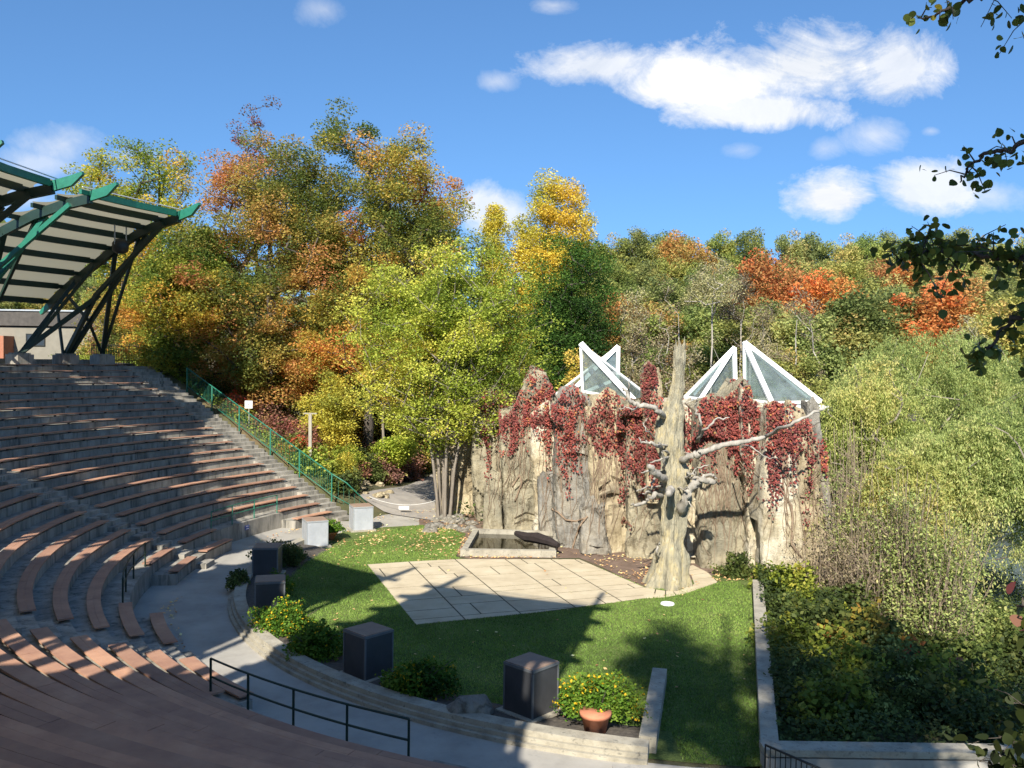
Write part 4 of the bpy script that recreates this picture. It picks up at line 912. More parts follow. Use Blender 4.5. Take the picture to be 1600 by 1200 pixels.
# ------------------------------------------------------------------ buildings
# glasshouse behind the rocks
root = empty('glasshouse', W(1080, 720, 52)-Vector((0, 0, W(1080, 720, 52).z))); tag(root, 'low brown building with white framed glass roof peaks behind the rock wall', 'building')
mb = MB(); a, b_ = W(876, 632, 52), W(1288, 632, 52); mb.box(((a.x+b_.x)/2, 56, 3.1), (b_.x-a.x, 8, 6.3)); at0(mb.build('wall', 'wall_grey', root), root)
def panel(pts, th=.16):
    return pts
def gpeak(P, tris, edges, name='glass_peak'):
    mb = MB()
    for t in tris: mb.add([P[i] for i in t], [(0, 1, 2)])
    g = mb.build('glass', 'glass', None, fix=False); g.name = name; g.parent = root; at0(g, root)
    mb = MB()
    for e in edges:
        a, b_, w_ = e; mb.bar(P[a], P[b_], w_*.72, w_*.6, (0, -1, .3))
    at0(mb.build('white_frame', 'white', root), root)
# right peak: apex, upright, front and right corners, rear
P = [W(1163, 535, 48), W(1164, 625, 48), W(1206, 630, 46.2), W(1282, 628, 47.5), W(1262, 622, 52), W(1166, 618, 50)]
gpeak(P, [(0, 1, 2), (0, 2, 3), (0, 3, 4), (0, 4, 5)], [(0, 1, .26), (0, 2, .34), (0, 3, .34), (2, 3, .22), (1, 2, .2), (0, 4, .2), (3, 4, .2)])
P = [W(1147, 543, 48), W(1149, 628, 48), W(1094, 624, 46.2), W(1070, 621, 47.5), W(1085, 616, 52)]
gpeak(P, [(0, 1, 2), (0, 2, 3), (0, 3, 4)], [(0, 1, .32), (0, 2, .30), (0, 3, .26), (1, 2, .22), (2, 3, .2), (0, 4, .2)])
P = [W(907, 537, 50), W(910, 612, 50), W(990, 626, 49), W(1012, 618, 53), W(930, 614, 54)]
gpeak(P, [(0, 1, 2), (0, 2, 3), (0, 3, 4)], [(0, 1, .2), (0, 2, .44), (1, 2, .2), (0, 3, .2)])
P = [W(966, 541, 51.6), W(965, 592, 51.6), W(876, 628, 51), W(866, 618, 54), W(960, 600, 55)]
gpeak(P, [(0, 1, 2), (0, 2, 3)], [(0, 1, .30), (0, 2, .34), (1, 2, .26), (0, 3, .2)])
mb = MB(); a, b_ = W(1052, 632, 47.4), W(1290, 632, 47.4); mb.box(((a.x+b_.x)/2, 49.5, a.z-.05), (b_.x-a.x, 5.5, .22)); at0(mb.build('white_curb', 'white', root), root)
mb = MB()
for px in (1082, 1178, 1238): q = W(px, 640, 46.9); mb.box((q.x, 47.2, q.z-.5), (.9, .5, 1.1))
at0(mb.build('white_bracket', 'white', root), root)
# annex to the right
a, b_ = W(1284, 640, 46), W(1420, 640, 46); root2 = empty('annex', ((a.x+b_.x)/2, 48, 0)); tag(root2, 'plain brownish grey annex with a dark flat roof, right of the rock wall', 'building')
mb = MB(); mb.box(((a.x+b_.x)/2, 49, 2.1), (b_.x-a.x, 6, 7.8)); at0(mb.build('wall', 'wall_grey', root2), root2)
mb = MB(); mb.box(((a.x+b_.x)/2, 49, 6.45+.35), (b_.x-a.x+.6, 6.6, .38)); at0(mb.build('roof', 'roofdark', root2), root2)
mb = MB(); mb.box(((a.x+b_.x)/2, 45.96, 6.2), (b_.x-a.x, .06, .8)); at0(mb.build('fascia', 'wall_grey', root2), root2)
# far building at left
Yb = 96; a, b_ = W(-60, 500, Yb), W(222, 500, Yb); zb = tz(b_.x-4, Yb)
root = empty('low_building', ((a.x+b_.x)/2, Yb+6, zb)); tag(root, 'long low beige building with a dark band roof, seen under the green shelter', 'building')
zt = W(100, 512, Yb).z; mb = MB(); mb.box(((a.x+b_.x)/2, Yb+6, (zb+zt)/2-1.), (b_.x-a.x, 12, zt-zb+2.)); at0(mb.build('wall', 'wall_beige', root), root)
z1, z2 = W(100, 510, Yb).z, W(100, 487, Yb).z; mb = MB(); mb.box(((a.x+b_.x)/2-1, Yb+6, (z1+z2)/2), (b_.x-a.x-2, 12.6, z2-z1)); at0(mb.build('roof_band', 'roofdark', root), root)
mb = MB(); mb.box(((a.x+b_.x)/2-1, Yb+6, z2+.08), (b_.x-a.x-1.6, 12.9, .16)); at0(mb.build('roof_edge', 'alu', root), root)
for (p0, p1) in ((42, 70), (158, 182)):
    q0, q1 = W(p0, 522, Yb), W(p1, 540, Yb); mb = MB(); mb.box(((q0.x+q1.x)/2, Yb-.03, (q0.z+q1.z)/2), (q1.x-q0.x, .1, q0.z-q1.z)); wv = at0(mb.build('window', 'winglass', root), root)
    mb = MB(); 
    for xx_ in (q0.x, (q0.x+q1.x)/2, q1.x): mb.box((xx_, Yb-.1, (q0.z+q1.z)/2), (.1, .06, q0.z-q1.z+.1))
    for zz_ in (q0.z, q1.z): mb.box(((q0.x+q1.x)/2, Yb-.105, zz_), (q1.x-q0.x+.1, .06, .1))
    mb.build('frame', 'black', wv)
q0, q1 = W(150, 545, Yb), W(185, 507, Yb); mb = MB(); mb.add([(q0.x, Yb-2.6, W(150, 528, Yb-2.6).z), (q1.x+1, Yb-2.6, W(150, 528, Yb-2.6).z), (q1.x-1, Yb, q1.z), (q0.x+1, Yb, q1.z)], [(0, 1, 2, 3)]); at0(mb.build('awning', 'wall_beige', root), root)
q0, q1 = W(-5, 525, Yb), W(22, 560, Yb); mb = MB(); mb.box(((q0.x+q1.x)/2, Yb-1, (q0.z+q1.z)/2), (q1.x-q0.x, 2, q0.z-q1.z)); at0(mb.build('brick_bay', 'brick', root), root)

# ------------------------------------------------------------------ trees
def skeleton(clumps, trunk, tr, rmin=.02, r_=None):
    """grow limbs from the trunk line to every clump; returns MB with tapered tubes"""
    nodes = [Vector(p) for p in trunk]; parent = [-1]+list(range(len(trunk)-1)); wt = [0.]*len(nodes); ntr = len(nodes)
    zmin = nodes[0].z+(nodes[-1].z-nodes[0].z)*.12
    order = sorted(range(len(clumps)), key=lambda i: (Vector(clumps[i])-nodes[-1].lerp(nodes[0], .5)).length)
    NP = np.array([n[:] for n in nodes])
    for ci in order:
        cpt = np.array(clumps[ci]); d = NP-cpt[None]; dist = np.linalg.norm(d, axis=1)+np.maximum(0, NP[:, 2]-cpt[2]+.3)*1.6
        dist[:ntr] += (NP[:ntr, 2] < zmin)*50
        j = int(dist.argmin()); L = np.linalg.norm(d[j]); k = max(1, min(5, int(L/1.1))); a = nodes[j]; b_ = Vector(cpt); last = j
        for i in range(1, k+1):
            t = i/k; p = a.lerp(b_, t)+Vector((r_.normal()*.10*L*t*(1-t), r_.normal()*.10*L*t*(1-t), (-.12*L*t*(1-t))+r_.normal()*.04*L))
            nodes.append(p); parent.append(last); wt.append(0); last = len(nodes)-1
        wt[last] = 1.; NP = np.array([n[:] for n in nodes])
    for i in range(len(nodes)-1, 0, -1):
        if parent[i] >= 0: wt[parent[i]] += wt[i]
    tot = max(wt[0], 1); mb = MB()
    rad = [max(rmin, tr*(w_/tot)**.5) for w_ in wt]
    for i in range(ntr): rad[i] = max(rad[i]*.6, tr*(1-.75*i/(ntr-1)))
    for i in range(1, len(nodes)):
        j = parent[i]; ra = min(rad[j], rad[i]*1.35) if j >= ntr or i >= ntr else rad[j]
        mb.tube([nodes[j], nodes[i]], [ra, rad[i]], 8 if rad[i] > .12 else (5 if rad[i] > .05 else 3), cap=False)
    return mb
def crown_pts(n, rad, zc, r_, gap=.15, seed=0, shell=.45, sc=.25, shape='round'):
    out = []
    while len(out) < n:
        D = r_.normal(size=3); D /= np.linalg.norm(D); u_ = r_.uniform()**(shell); p = D*u_
        if shape == 'cone': p = np.array([p[0]*(.95-.55*(p[2]+1)/2), p[1]*(.95-.55*(p[2]+1)/2), p[2]])
        q = p*np.array(rad); 
        if fbm3((q+np.array([seed*3.1, 0, zc]))[None], sc, seed)[0] < -gap*2+0: continue
        out.append((q[0], q[1], q[2]+zc))
    return out
def tree_meshes(seed, h, rad, zc, trunk_r, n_cl, per, leaf, cr, leafm, barkm, gap=.15, lean=(0, 0), tb=.5, tspread=.5, shape='round', flat=.7, tsc=.22, stems=1, shell=.45, asp=.6, droop=False, bare=0.):
    r_ = np.random.default_rng(seed); cl_ = crown_pts(n_cl, rad, zc, r_, gap, seed, shell, shape=shape)
    V0 = []; F0 = []; wood = MB()
    for s_ in range(stems):
        an = s_*2.4; sp = .35*(stems > 1); bx, by = sp*math.cos(an), sp*math.sin(an); sub = cl_[s_::stems]
        tx, ty = (np.mean([p[0] for p in sub])*.5+lean[0], np.mean([p[1] for p in sub])*.5+lean[1]) if stems > 1 else lean
        if stems > 1: tx += math.cos(an)*rad[0]*.35; ty += math.sin(an)*rad[1]*.35
        top_ = h*.80; tp = [(bx+(tx-bx)*t**1.3+r_.normal()*.06*h*.1*t, by+(ty-by)*t**1.3+r_.normal()*.006*h*t, -.4+(top_+.4)*t) for t in np.linspace(0, 1, 9)]
        mb = skeleton(sub, tp, trunk_r/(stems**.5), .018 if leaf < .2 else .03, r_); wood.add(mb.v, mb.f)
    C = np.array(cl_); 
    if bare: C = C[r_.random(len(C)) > bare]
    tcl = tb+tspread*fbm3(C, tsc, seed+9)+r_.normal(size=len(C))*.10
    idx = np.repeat(np.arange(len(C)), per); rr_ = cr*r_.uniform(.7, 1.25, len(C))
    off_ = r_.normal(size=(len(idx), 3)); off_ = off_/np.linalg.norm(off_, axis=1)[:, None]*(r_.uniform(.15, 1, len(idx))**.5)[:, None]
    P = C[idx]+off_*rr_[idx][:, None]*np.array([1, 1, flat if not droop else 1.8]); 
    if droop: P[:, 2] -= .3
    t = tcl[idx]+r_.normal(size=len(idx))*.09
    V, Fc, t = leaf_quads(P, leaf, t, up=.45, asp=asp, droop=droop, rng=r_)
    return wood, (V, Fc, t)
def put_tree(name, label, loc, tm, leafm, barkm, group=None, tint=(1, 1, 1, 1), rz=0, sc=1., cat='tree', crown_name='crown'):
    root = empty(name, loc, rz); root.scale = (sc, sc, sc) if isinstance(sc, (int, float)) else sc; tag(root, label, cat, group)
    wm, lm = tm
    a = link(bpy.data.objects.new('trunk', wm), root); b_ = link(bpy.data.objects.new(crown_name, lm), root); b_.color = tint; return root
def mk(seed, leafm, barkm, **k):
    wood, (V, Fc, t) = tree_meshes(seed, leafm=leafm, barkm=barkm, **k)
    wm = bpy.data.meshes.new('trunk'); wm.from_pydata(wood.v, [], wood.f); wm.polygons.foreach_set('use_smooth', [True]*len(wm.polygons)); wm.materials.append(Mt[barkm])
    return wm, npmesh('crown', V, Fc, Lf[leafm], t)
def single(name, label, px, py_top, Y, wpx, leafm, barkm, seed, low=.25, n_cl=260, per=130, leaf=.22, cr=.95, tr=.35, dpt=.8, zb=None, tint=(1, 1, 1, 1), group=None, **k):
    q = W(px, py_top, Y); zb = tz(q.x, Y) if zb is None else zb; h = q.z-zb; rx = wpx/F*Y/2; crown_h = h*(1-low)
    if leaf > .19: per = int(per*1.45); leaf *= .80
    tm = mk(seed, leafm, barkm, h=h, rad=(rx, rx*dpt, crown_h/2), zc=h-crown_h/2-.3, trunk_r=tr, n_cl=n_cl, per=per, leaf=leaf, cr=cr, **k)
    return put_tree(name, label, (q.x, Y, zb), tm, leafm, barkm, group, tint)
gT = 'big trees beyond the far stairs'
single('oak_tree', 'olive and gold oak filling the gap between the rust oak and the tallest one', 500, 255, 72, 300, 'oak_green', 'bark', 35, low=.03, n_cl=430, per=150, leaf=.24, cr=1.25, tr=.4, tb=.55, gap=.4, tsc=.5, group=gT)
single('oak_tree', 'brown and olive oak low behind the shelter legs', 225, 400, 76, 170, 'oak_rust', 'bark', 36, low=.0, n_cl=240, per=150, leaf=.24, cr=1.2, tr=.3, tb=.3, gap=.4, tsc=.5, group=gT)
single('oak_tree', 'dusky olive oak right of the tallest oak, above the clump tree', 640, 330, 72, 230, 'oak_gold', 'bark', 37, low=.0, n_cl=330, per=150, leaf=.24, cr=1.2, tr=.35, tb=.35, gap=.4, tsc=.5, group=gT)
single('oak_tree', 'tall open-crowned yellow green oak behind the shelter roof', 250, 178, 74, 275, 'oak_green', 'bark', 21, low=.38, n_cl=190, per=120, leaf=.26, cr=1.05, tr=.38, gap=.02, tb=.42, tint=(1.1, 1.12, 1, 1), group=gT, shell=.38)
single('oak_tree', 'thin dark reddish oak poking above the orange crowns', 404, 140, 78, 125, 'red', 'bark', 22, low=.35, n_cl=150, per=75, leaf=.24, cr=.85, tr=.3, gap=.15, tb=.25, tspread=.3, group=gT, tint=(.75, .8, .85, 1))
single('oak_tree', 'broad rust orange oak left of centre behind the stair fence', 425, 205, 68, 320, 'oak_rust', 'bark', 23, low=.04, n_cl=480, per=165, leaf=.24, cr=1.2, tr=.45, tb=.36, gap=.3, tsc=.5, group=gT)
single('oak_tree', 'tallest golden green oak with long limbs reaching right', 578, 148, 66, 275, 'oak_gold', 'bark', 24, low=.05, n_cl=430, per=165, leaf=.24, cr=1.1, tr=.45, tb=.36, lean=(1.5, 0), gap=.06, group=gT, shell=.42, tsc=.5)
single('oak_tree', 'green and gold oak shoulder between the tall oak and the poplars', 668, 262, 76, 210, 'oak_green', 'bark', 25, low=.04, n_cl=380, per=165, leaf=.26, cr=1.2, tr=.4, tb=.45, gap=.3, tsc=.5, group=gT)
single('oak_tree', 'olive green oak above the far end of the stair fence', 285, 335, 66, 190, 'oak_green', 'bark', 26, low=.02, n_cl=320, per=165, leaf=.24, cr=1.15, tr=.35, tb=.45, gap=.3, tsc=.5, group=gT)
single('poplar_tree', 'slim pale yellow poplar left of the tall yellow one', 772, 295, 84, 75, 'yellow', 'barkgrey', 27, low=.1, n_cl=230, per=170, leaf=.25, cr=1.05, tr=.22, tb=.4, gap=.6, shape='cone', tint=(.95, 1, 1, 1), group=gT)
single('poplar_tree', 'tall yellow poplar at the centre skyline', 868, 264, 86, 145, 'yellow', 'barkgrey', 28, low=.15, n_cl=420, per=170, leaf=.27, cr=1.25, tr=.3, tb=.55, group=gT, gap=.6)
single('maple_tree', 'dark green maple behind the crossed glass peaks', 895, 340, 70, 150, 'dark', 'bark', 29, low=.02, n_cl=320, per=165, leaf=.22, cr=1.1, tr=.35, tb=.55, gap=.35, group=gT)
single('birch_tree', 'leafy yellow green clump tree with several pale trunks, in front of the rock wall', 700, 368, 52.5, 350, 'birch', 'barkgrey', 30, low=.26, n_cl=760, per=125, leaf=.155, cr=.8, tr=.30, stems=7, tb=.58, tspread=.35, dpt=.55, zb=0, gap=.22, shell=.5, tsc=.6)
single('young_tree', 'small yellow green tree filling the gap left of the clump tree', 600, 500, 66, 130, 'birch', 'barkgrey', 31, low=.12, n_cl=150, per=130, leaf=.17, cr=.8, tr=.15, tb=.35, tint=(.85, .95, .8, 1))
single('yellow_tree', 'small yellow leaved tree behind the left glass peaks', 905, 535, 58, 90, 'birch', 'barkgrey', 32, low=.2, n_cl=60, per=120, leaf=.18, cr=.8, tr=.12, tb=.7)
single('oak_tree', 'bushy orange oak low beside the stair fence', 400, 540, 69, 165, 'oak_rust', 'bark', 33, low=.0, n_cl=160, per=170, leaf=.2, cr=.95, tr=.2, tb=.55, tint=(1.15, 1.05, .9, 1))
single('yellow_tree', 'glowing yellow orange small tree under the tall oak', 515, 560, 62, 95, 'yellow', 'bark', 34, low=.05, n_cl=75, per=150, leaf=.2, cr=.85, tr=.15, tb=.75)
# bare pale trees among the hillside
def bare_tree(label, px, pt, pb_, Y, w, seed):
    q = W(px, pt, Y); zb = min(tz(q.x, Y), W(px, pb_, Y).z); h = q.z-zb; rx = w/F*Y/2
    tm = mk(seed, 'twig', 'barkpale', h=h, rad=(rx, rx, h*.42), zc=h*.57, trunk_r=.15, n_cl=150, per=52, leaf=.17, cr=.75, tb=.7, gap=.1, stems=1)
    put_tree('bare_tree', label, (q.x, Y, zb), tm, 'twig', 'barkpale', 'nearly bare pale trees on the lower slope')
bare_tree('nearly bare pale trunked tree above the middle glass peak', 1115, 398, 560, 80, 110, 41)
bare_tree('slender white trunked tree right of the crossed glass peaks', 992, 445, 560, 72, 60, 42)
bare_tree('thin pale tree behind the right glass peak', 1192, 460, 560, 82, 60, 43)
bare_tree('wispy pale tree between the dead tree top and the middle glass peak', 1062, 430, 560, 78, 80, 45)
bare_tree('wispy grey green tree above the gap between the two right glass peaks', 1160, 420, 560, 84, 80, 46)
bare_tree('feathery pale tree just right of the right glass peak', 1245, 440, 580, 78, 90, 47)
bare_tree('thin white stemmed tree rising out of the willows', 1512, 480, 600, 70, 60, 44)
# hillside trees
protos = []
for i, (lm, tb_, rd, hh, shp) in enumerate([('hill', .45, (4.6, 4.6, 6.2), 14.5, 'round'), ('hill', .65, (4.0, 4.0, 5.6), 13, 'round'), ('hillorange', .5, (4.3, 4.3, 5.6), 13, 'round'), ('hill', .35, (3.3, 3.3, 6.8), 15.5, 'cone'), ('hillorange', .25, (3.6, 3.6, 5.2), 12.5, 'round')]):
    protos.append((hh, mk(60+i, lm, 'bark', h=hh, rad=rd, zc=hh-rd[2]-.2, trunk_r=.3, n_cl=170, per=170, leaf=.27, cr=1.15, tb=tb_, tspread=.35, gap=.2, tsc=.45), lm))
r_ = random.Random(12); used = {}
def place_word(px, row):
    xw = ('behind the low building' if px < 300 else 'behind the clump tree' if px < 800 else 'above the crossed glass peaks' if px < 960 else 'above the dead tree' if px < 1075 else 'above the middle glass peak' if px < 1150 else 'above the right glass peak' if px < 1290
          else 'above the annex roof' if px < 1400 else 'behind the overhanging branch' if px < 1500 else 'at the right edge')
    rw = ['low on the slope', 'halfway up the slope', 'high on the slope', 'on the hilltop skyline'][row]
    return rw+' '+xw
rows = [(100, 0, 940, 1680, 62, (440, 492)), (128, 1, 900, 1680, 60, (410, 448)), (165, 2, 860, 1700, 54, (380, 412)), (215, 3, 900, 1700, 44, (352, 372))]
allh = []
for (Y, row, x0, x1, dxp, (t0, t1)) in rows:
    x = x0+r_.uniform(0, 20)
    while x < x1:
        ty = r_.uniform(t0, t1); Yj = Y+r_.uniform(-9, 9); pi_ = r_.choices([0, 1, 2, 3, 4], [6, 9, .8, 2.5, .8])[0]
        allh.append((x, ty, Yj, row, pi_)); x += dxp*r_.uniform(.7, 1.3)
allh += [(x_, t_, 118+d_, 2, k_) for x_, t_, d_, k_ in ((-20, 430, 0, 0), (30, 405, 6, 1), (80, 420, 0, 4), (125, 400, 8, 0), (170, 425, 0, 1), (215, 400, 4, 0), (255, 420, 0, 2), (-60, 410, 0, 1))]
allh += [(1210, 392, 120, 2, 2), (1290, 425, 112, 1, 2), (1500, 425, 108, 1, 2), (1070, 362, 170, 3, 2), (1265, 470, 92, 0, 1), (1340, 455, 94, 0, 4), (1400, 450, 96, 0, 4), (1040, 470, 92, 0, 1), (1150, 470, 94, 0, 0), (1240, 540, 76, 0, 1), (1575, 470, 84, 0, 1), (1620, 430, 90, 0, 0)]
tn = {0: 'dull green', 1: 'light green', 2: 'orange', 3: 'dark green narrow', 4: 'brownish'}
for (x, ty, Yj, row, pi_) in allh:
    q = W(x, ty, Yj); zb = tz(q.x, Yj); hh, tm, lm = protos[pi_]; h = max(8, q.z-zb); sc = h/hh
    key = (tn[pi_], place_word(x, row)); used.setdefault(key, []).append((x, ty, Yj, row, pi_, q, zb, sc))
for key, lst in used.items():
    lst.sort(key=lambda a: a[0]); n = len(lst)
    for i, (x, ty, Yj, row, pi_, q, zb, sc) in enumerate(lst):
        pre = '' if n == 1 else (['left one of two: ', 'right one of two: '][i] if n == 2 else (['leftmost ', 'middle ', 'rightmost '][i] if n == 3 else ordn(i+1)+' from the left: '))
        g_ = r_.uniform(.85, 1.15); red = (1.12, .82, .78) if (pi_ == 2 and r_.random() < .4) else (1, 1, 1)
        tint = (g_*red[0]*r_.uniform(.92, 1.1), g_*red[1], g_*red[2]*r_.uniform(.85, 1.15), 1)
        wsc = max(.75, min(1.5, sc*r_.uniform(.9, 1.15)))
        put_tree('hillside_tree', f'{pre}{key[0]} tree {key[1]}', (q.x, Yj, zb-.2), protos[pi_][1], None, None, 'trees on the far hillside', tint, r_.uniform(0, 6.28), (wsc, wsc, sc))
# distant wood beyond as one mass
Pn = 26000; X = rg.uniform(-260, 420, Pn); Yd = rg.uniform(120, 330, Pn); Zg = terr(X, Yd); P = np.stack([X, Yd, Zg+rg.uniform(0, 1, Pn)**.6*9*(1+.3*np.sin(X*.13)*np.cos(Yd*.11))], 1)
V, Fc, t = leaf_quads(P, 1.7, .45+.35*fbm3(P, .05, 5)+rg.normal(size=Pn)*.15, up=.5, asp=.8)
tag(link(bpy.data.objects.new('distant_wood', npmesh('distant_wood', V, Fc, Lf['hill'], t))), kind='stuff')

# ------------------------------------------------------------------ shrubs
sp = {}
for nm, (lm, n, sz, tb_) in {'green': ('shrub', 2600, .16, .5), 'mauve': ('mauve', 2600, .15, .5), 'gold': ('oak_gold', 2400, .16, .4), 'light': ('birch', 2600, .15, .35), 'fine': ('willow', 2600, .12, .3), 'red': ('red', 2000, .14, .6)}.items():
    for var in range(4):
        big = var > 1; n_, sz_ = (n*4, sz*.48) if big else (n, sz)
        r2 = np.random.default_rng(900+var*31+len(nm)); D = r2.normal(size=(n_, 3)); D /= np.linalg.norm(D, axis=1)[:, None]; D[:, 2] = np.abs(D[:, 2])*1.15
        rad = (r2.uniform(0, 1, n_)**.45)*(1+.38*fbm3(D, 3.4, 77+var)); P = D*rad[:, None]; t = tb_+.35*fbm3(P, 3, 12)+r2.normal(size=n_)*.15
        V, Fc, t = leaf_quads(P, sz_, t, up=.4, asp=.7, rng=r2); me = npmesh('foliage', V, Fc, Lf[lm], t)
        mb = MB()
        for _ in range(10):
            d = Vector((r2.normal()*.4, r2.normal()*.4, .8)); mb.tube([(0, 0, -.2), d*.5, d], [.03, .02, .008], 4)
        st = bpy.data.meshes.new('stems'); st.from_pydata(mb.v, [], mb.f); st.materials.append(Mt['bark']); sp[nm, var] = (me, st)
def shrub(kind, loc, sx, sy, sz, label, group, tint=(1, 1, 1, 1)):
    root = empty('shrub', loc, rnd.uniform(0, 6.28)); root.scale = (sx, sy, sz); me, st = sp[kind, rnd.randint(0, 1)+(2 if sx > 1.45 else 0)]
    f_ = link(bpy.data.objects.new('foliage', me), root); f_.color = tint; link(bpy.data.objects.new('stems', st), root); tag(root, label, 'shrub', group)
kw_ = {'green': 'dark green', 'mauve': 'dusky reddish', 'gold': 'golden', 'light': 'yellow green', 'fine': 'feathery green', 'red': 'red'}
bank = []
for i in range(46):      # bank between stair fence and asphalt path
    t = i/45; r = 22+20*rnd.random(); lat = rnd.uniform(2.6, 9.)*(.6+.4*(r-21)/20); ph = 142.6-math.degrees(math.asin(min(.9, lat/r)))
    p = PC(r, ph); 
    if p.x > -10.2+.06*(p.y-54) and p.y < 78: continue
    k = rnd.choices(['green', 'mauve', 'gold', 'light', 'red'], [3, 5, 1, 4, 1])[0]; bank.append((p, k, r))
for px, py, Y, k, s_ in [(570, 700, 65, 'mauve', 2.6), (612, 700, 69, 'mauve', 2.6), (553, 740, 62, 'green', 2.0), (580, 745, 64.5, 'light', 1.5), (655, 690, 79, 'light', 2.8), (630, 700, 74, 'green', 2.4), (700, 690, 84, 'green', 2.6), (486, 738, 56.6, 'light', 1.0), (510, 700, 63, 'light', 2.2), (535, 742, 60, 'light', 1.5), (450, 655, 63, 'mauve', 2.2), (420, 620, 65, 'mauve', 2.2), (385, 592, 66, 'mauve', 2.0), (350, 578, 69, 'light', 2.4), (315, 560, 71, 'light', 3.0), (272, 556, 73, 'light', 3.), (236, 552, 74, 'gold', 3.), (470, 690, 61, 'mauve', 1.8), (215, 545, 72, 'gold', 3.2), (680, 680, 86, 'light', 3.), (545, 650, 68, 'red', 2.4), (600, 640, 76, 'green', 3.4), (500, 640, 68, 'green', 3.4), (185, 552, 80, 'mauve', 2.6), (150, 556, 84, 'gold', 2.)]:
    q = W(px, py, Y); bank.append((Vector((q.x, Y, 0)), k, s_*100))
for k in kw_:
    lst = sorted([b for b in bank if b[1] == k], key=lambda b: math.atan2(b[0].x, b[0].y)); n = len(lst)
    for i, (p, kk, r) in enumerate(lst):
        s_ = r/100 if r > 100 else rnd.uniform(.9, 1.5); zb = tz(p.x, p.y)
        shrub(kk, (p.x, p.y, zb-.1), s_*1.15, s_*1.15, s_*1.0, f'{kw_[k]} shrub beyond the stair fence, {ordn(i+1)} of its colour from the left', 'shrubs on the bank beyond the stair fence', (rnd.uniform(.85, 1.15), rnd.uniform(.85, 1.1), rnd.uniform(.85, 1.1), 1))
# overgrown bed at the lower right
bed = []
for i in range(62):
    px = rnd.uniform(1222, 1640); py = rnd.uniform(930, 1165); q = G(px, py, -.6)
    k = rnd.choices(['green', 'fine', 'gold', 'light', 'red', 'mauve'], [9, 4, .8, 2, .15, .5])[0]; bed.append((q, k))
bed += [(G(1205, 905, 0), 'green'), (G(1150, 900, 0), 'green'), (G(1165, 888, 0), 'green'), (G(1345, 1020, -.3), 'gold'), (G(1385, 1065, -.3), 'red'), (G(1352, 1030, -.3), 'gold')]
for k in kw_:
    lst = sorted([b for b in bed if b[1] == k], key=lambda b: b[0].x/b[0].y); n = len(lst)
    for i, (p, kk) in enumerate(lst):
        s_ = rnd.uniform(.65, 1.15) if p.x > 10.6 or p.y < 36 else .7; zb = tz(p.x, p.y); dk = rnd.uniform(.6, .95)*(.72 if kk in ('light', 'gold') else 1)
        shrub(kk, (p.x, p.y, max(-1.7, zb)-.1), s_*1.1, s_*1.1, s_*1.15, f'{kw_[k]} shrub in the overgrown right bed, {ordn(i+1)} of its colour from the left', 'shrubs in the overgrown bed', (dk, dk, dk*.9, 1))
# undergrowth leaf carpet
def carpet(name, n, fx, size, mat, hmax, seed, tb_=.4):
    r2 = np.random.default_rng(seed); X, Y_ = fx(r2, n); Z = terr(X, Y_); P = np.stack([X, Y_, np.maximum(Z, -1.75)+r2.uniform(0, 1, len(X))**1.5*hmax*(1+.5*fbm3(np.stack([X, Y_, X*0], 1), .8, seed))], 1)
    t = tb_+.35*fbm3(P, .5, seed)+r2.normal(size=len(P))*.15; V, Fc, t = leaf_quads(P, size, t, up=.6, asp=.6, rng=r2)
    tag(link(bpy.data.objects.new(name, npmesh(name, V, Fc, Lf[mat], t))), kind='stuff')
def f_bed(r2, n):
    Y_ = r2.uniform(20.8, 46, n); X = 6.5+(Y_-20.8)*.245+r2.uniform(0, 1, n)**1.25*np.clip(11+.1*(Y_-20), 4, 14); return X, Y_
carpet('undergrowth', 60000, f_bed, .14, 'shrub', .8, 5, .35)
def f_bank(r2, n):
    r = r2.uniform(20.5, 60, n); lat = r2.uniform(0.5, 13, n); ph = np.radians(142.6-np.degrees(np.arcsin(np.clip(lat/r, 0, .95)))); X = CX+r*np.cos(ph); Y_ = CY+r*np.sin(ph)
    k = ~((X > -10.6+.10*(Y_-53)) & (X < -2) & (Y_ < 80)) ; return X[k], Y_[k]
carpet('bank_undergrowth', 36000, f_bank, .16, 'birch', .7, 6, .25)
def f_hill(r2, n):
    X, Y_ = r2.uniform(-70, 120, n), r2.uniform(60, 135, n); k = Y_ > np.where(X < 0, 102, 72); return X[k], Y_[k]
carpet('slope_undergrowth', 90000, f_hill, .34, 'hill', 2.4, 8, .4)
def f_gb(r2, n): X = r2.uniform(-6, 20, n); Y_ = r2.uniform(50, 75, n); k = X > -3.2+.0*(Y_); return X[k], Y_[k]
carpet('verge_undergrowth', 9000, f_gb, .25, 'shrub', 1.2, 9, .5)
# fallen leaves
def inpoly(X, Y_, poly):
    ins_ = np.zeros(len(X), bool); n = len(poly); j = n-1
    for i in range(n):
        xi, yi, xj, yj = poly[i][0], poly[i][1], poly[j][0], poly[j][1]
        c_ = ((yi > Y_) != (yj > Y_)) & (X < (xj-xi)*(Y_-yi)/(yj-yi+1e-12)+xi); ins_ ^= c_; j = i
    return ins_
r2 = np.random.default_rng(77); n = 60000; X = r2.uniform(-13, 13, n); Y_ = r2.uniform(20, 60, n)
dens = np.where(inpoly(X, Y_, soil), .85, 0)+np.where(inpoly(X, Y_, lawn), np.clip((Y_-39.5)/14, .014, .7), 0)
dens = np.where(inpoly(X, Y_, pts), .12, dens); dens = np.where(inpoly(X, Y_, P0), .14, dens); dens = np.where(inpoly(X, Y_, stage), .004, dens)
cl_ = fbm3(np.stack([X, Y_, X*0], 1), .7, 3); dens *= np.clip(.6+cl_, .1, 1.5); k = r2.random(n) < dens
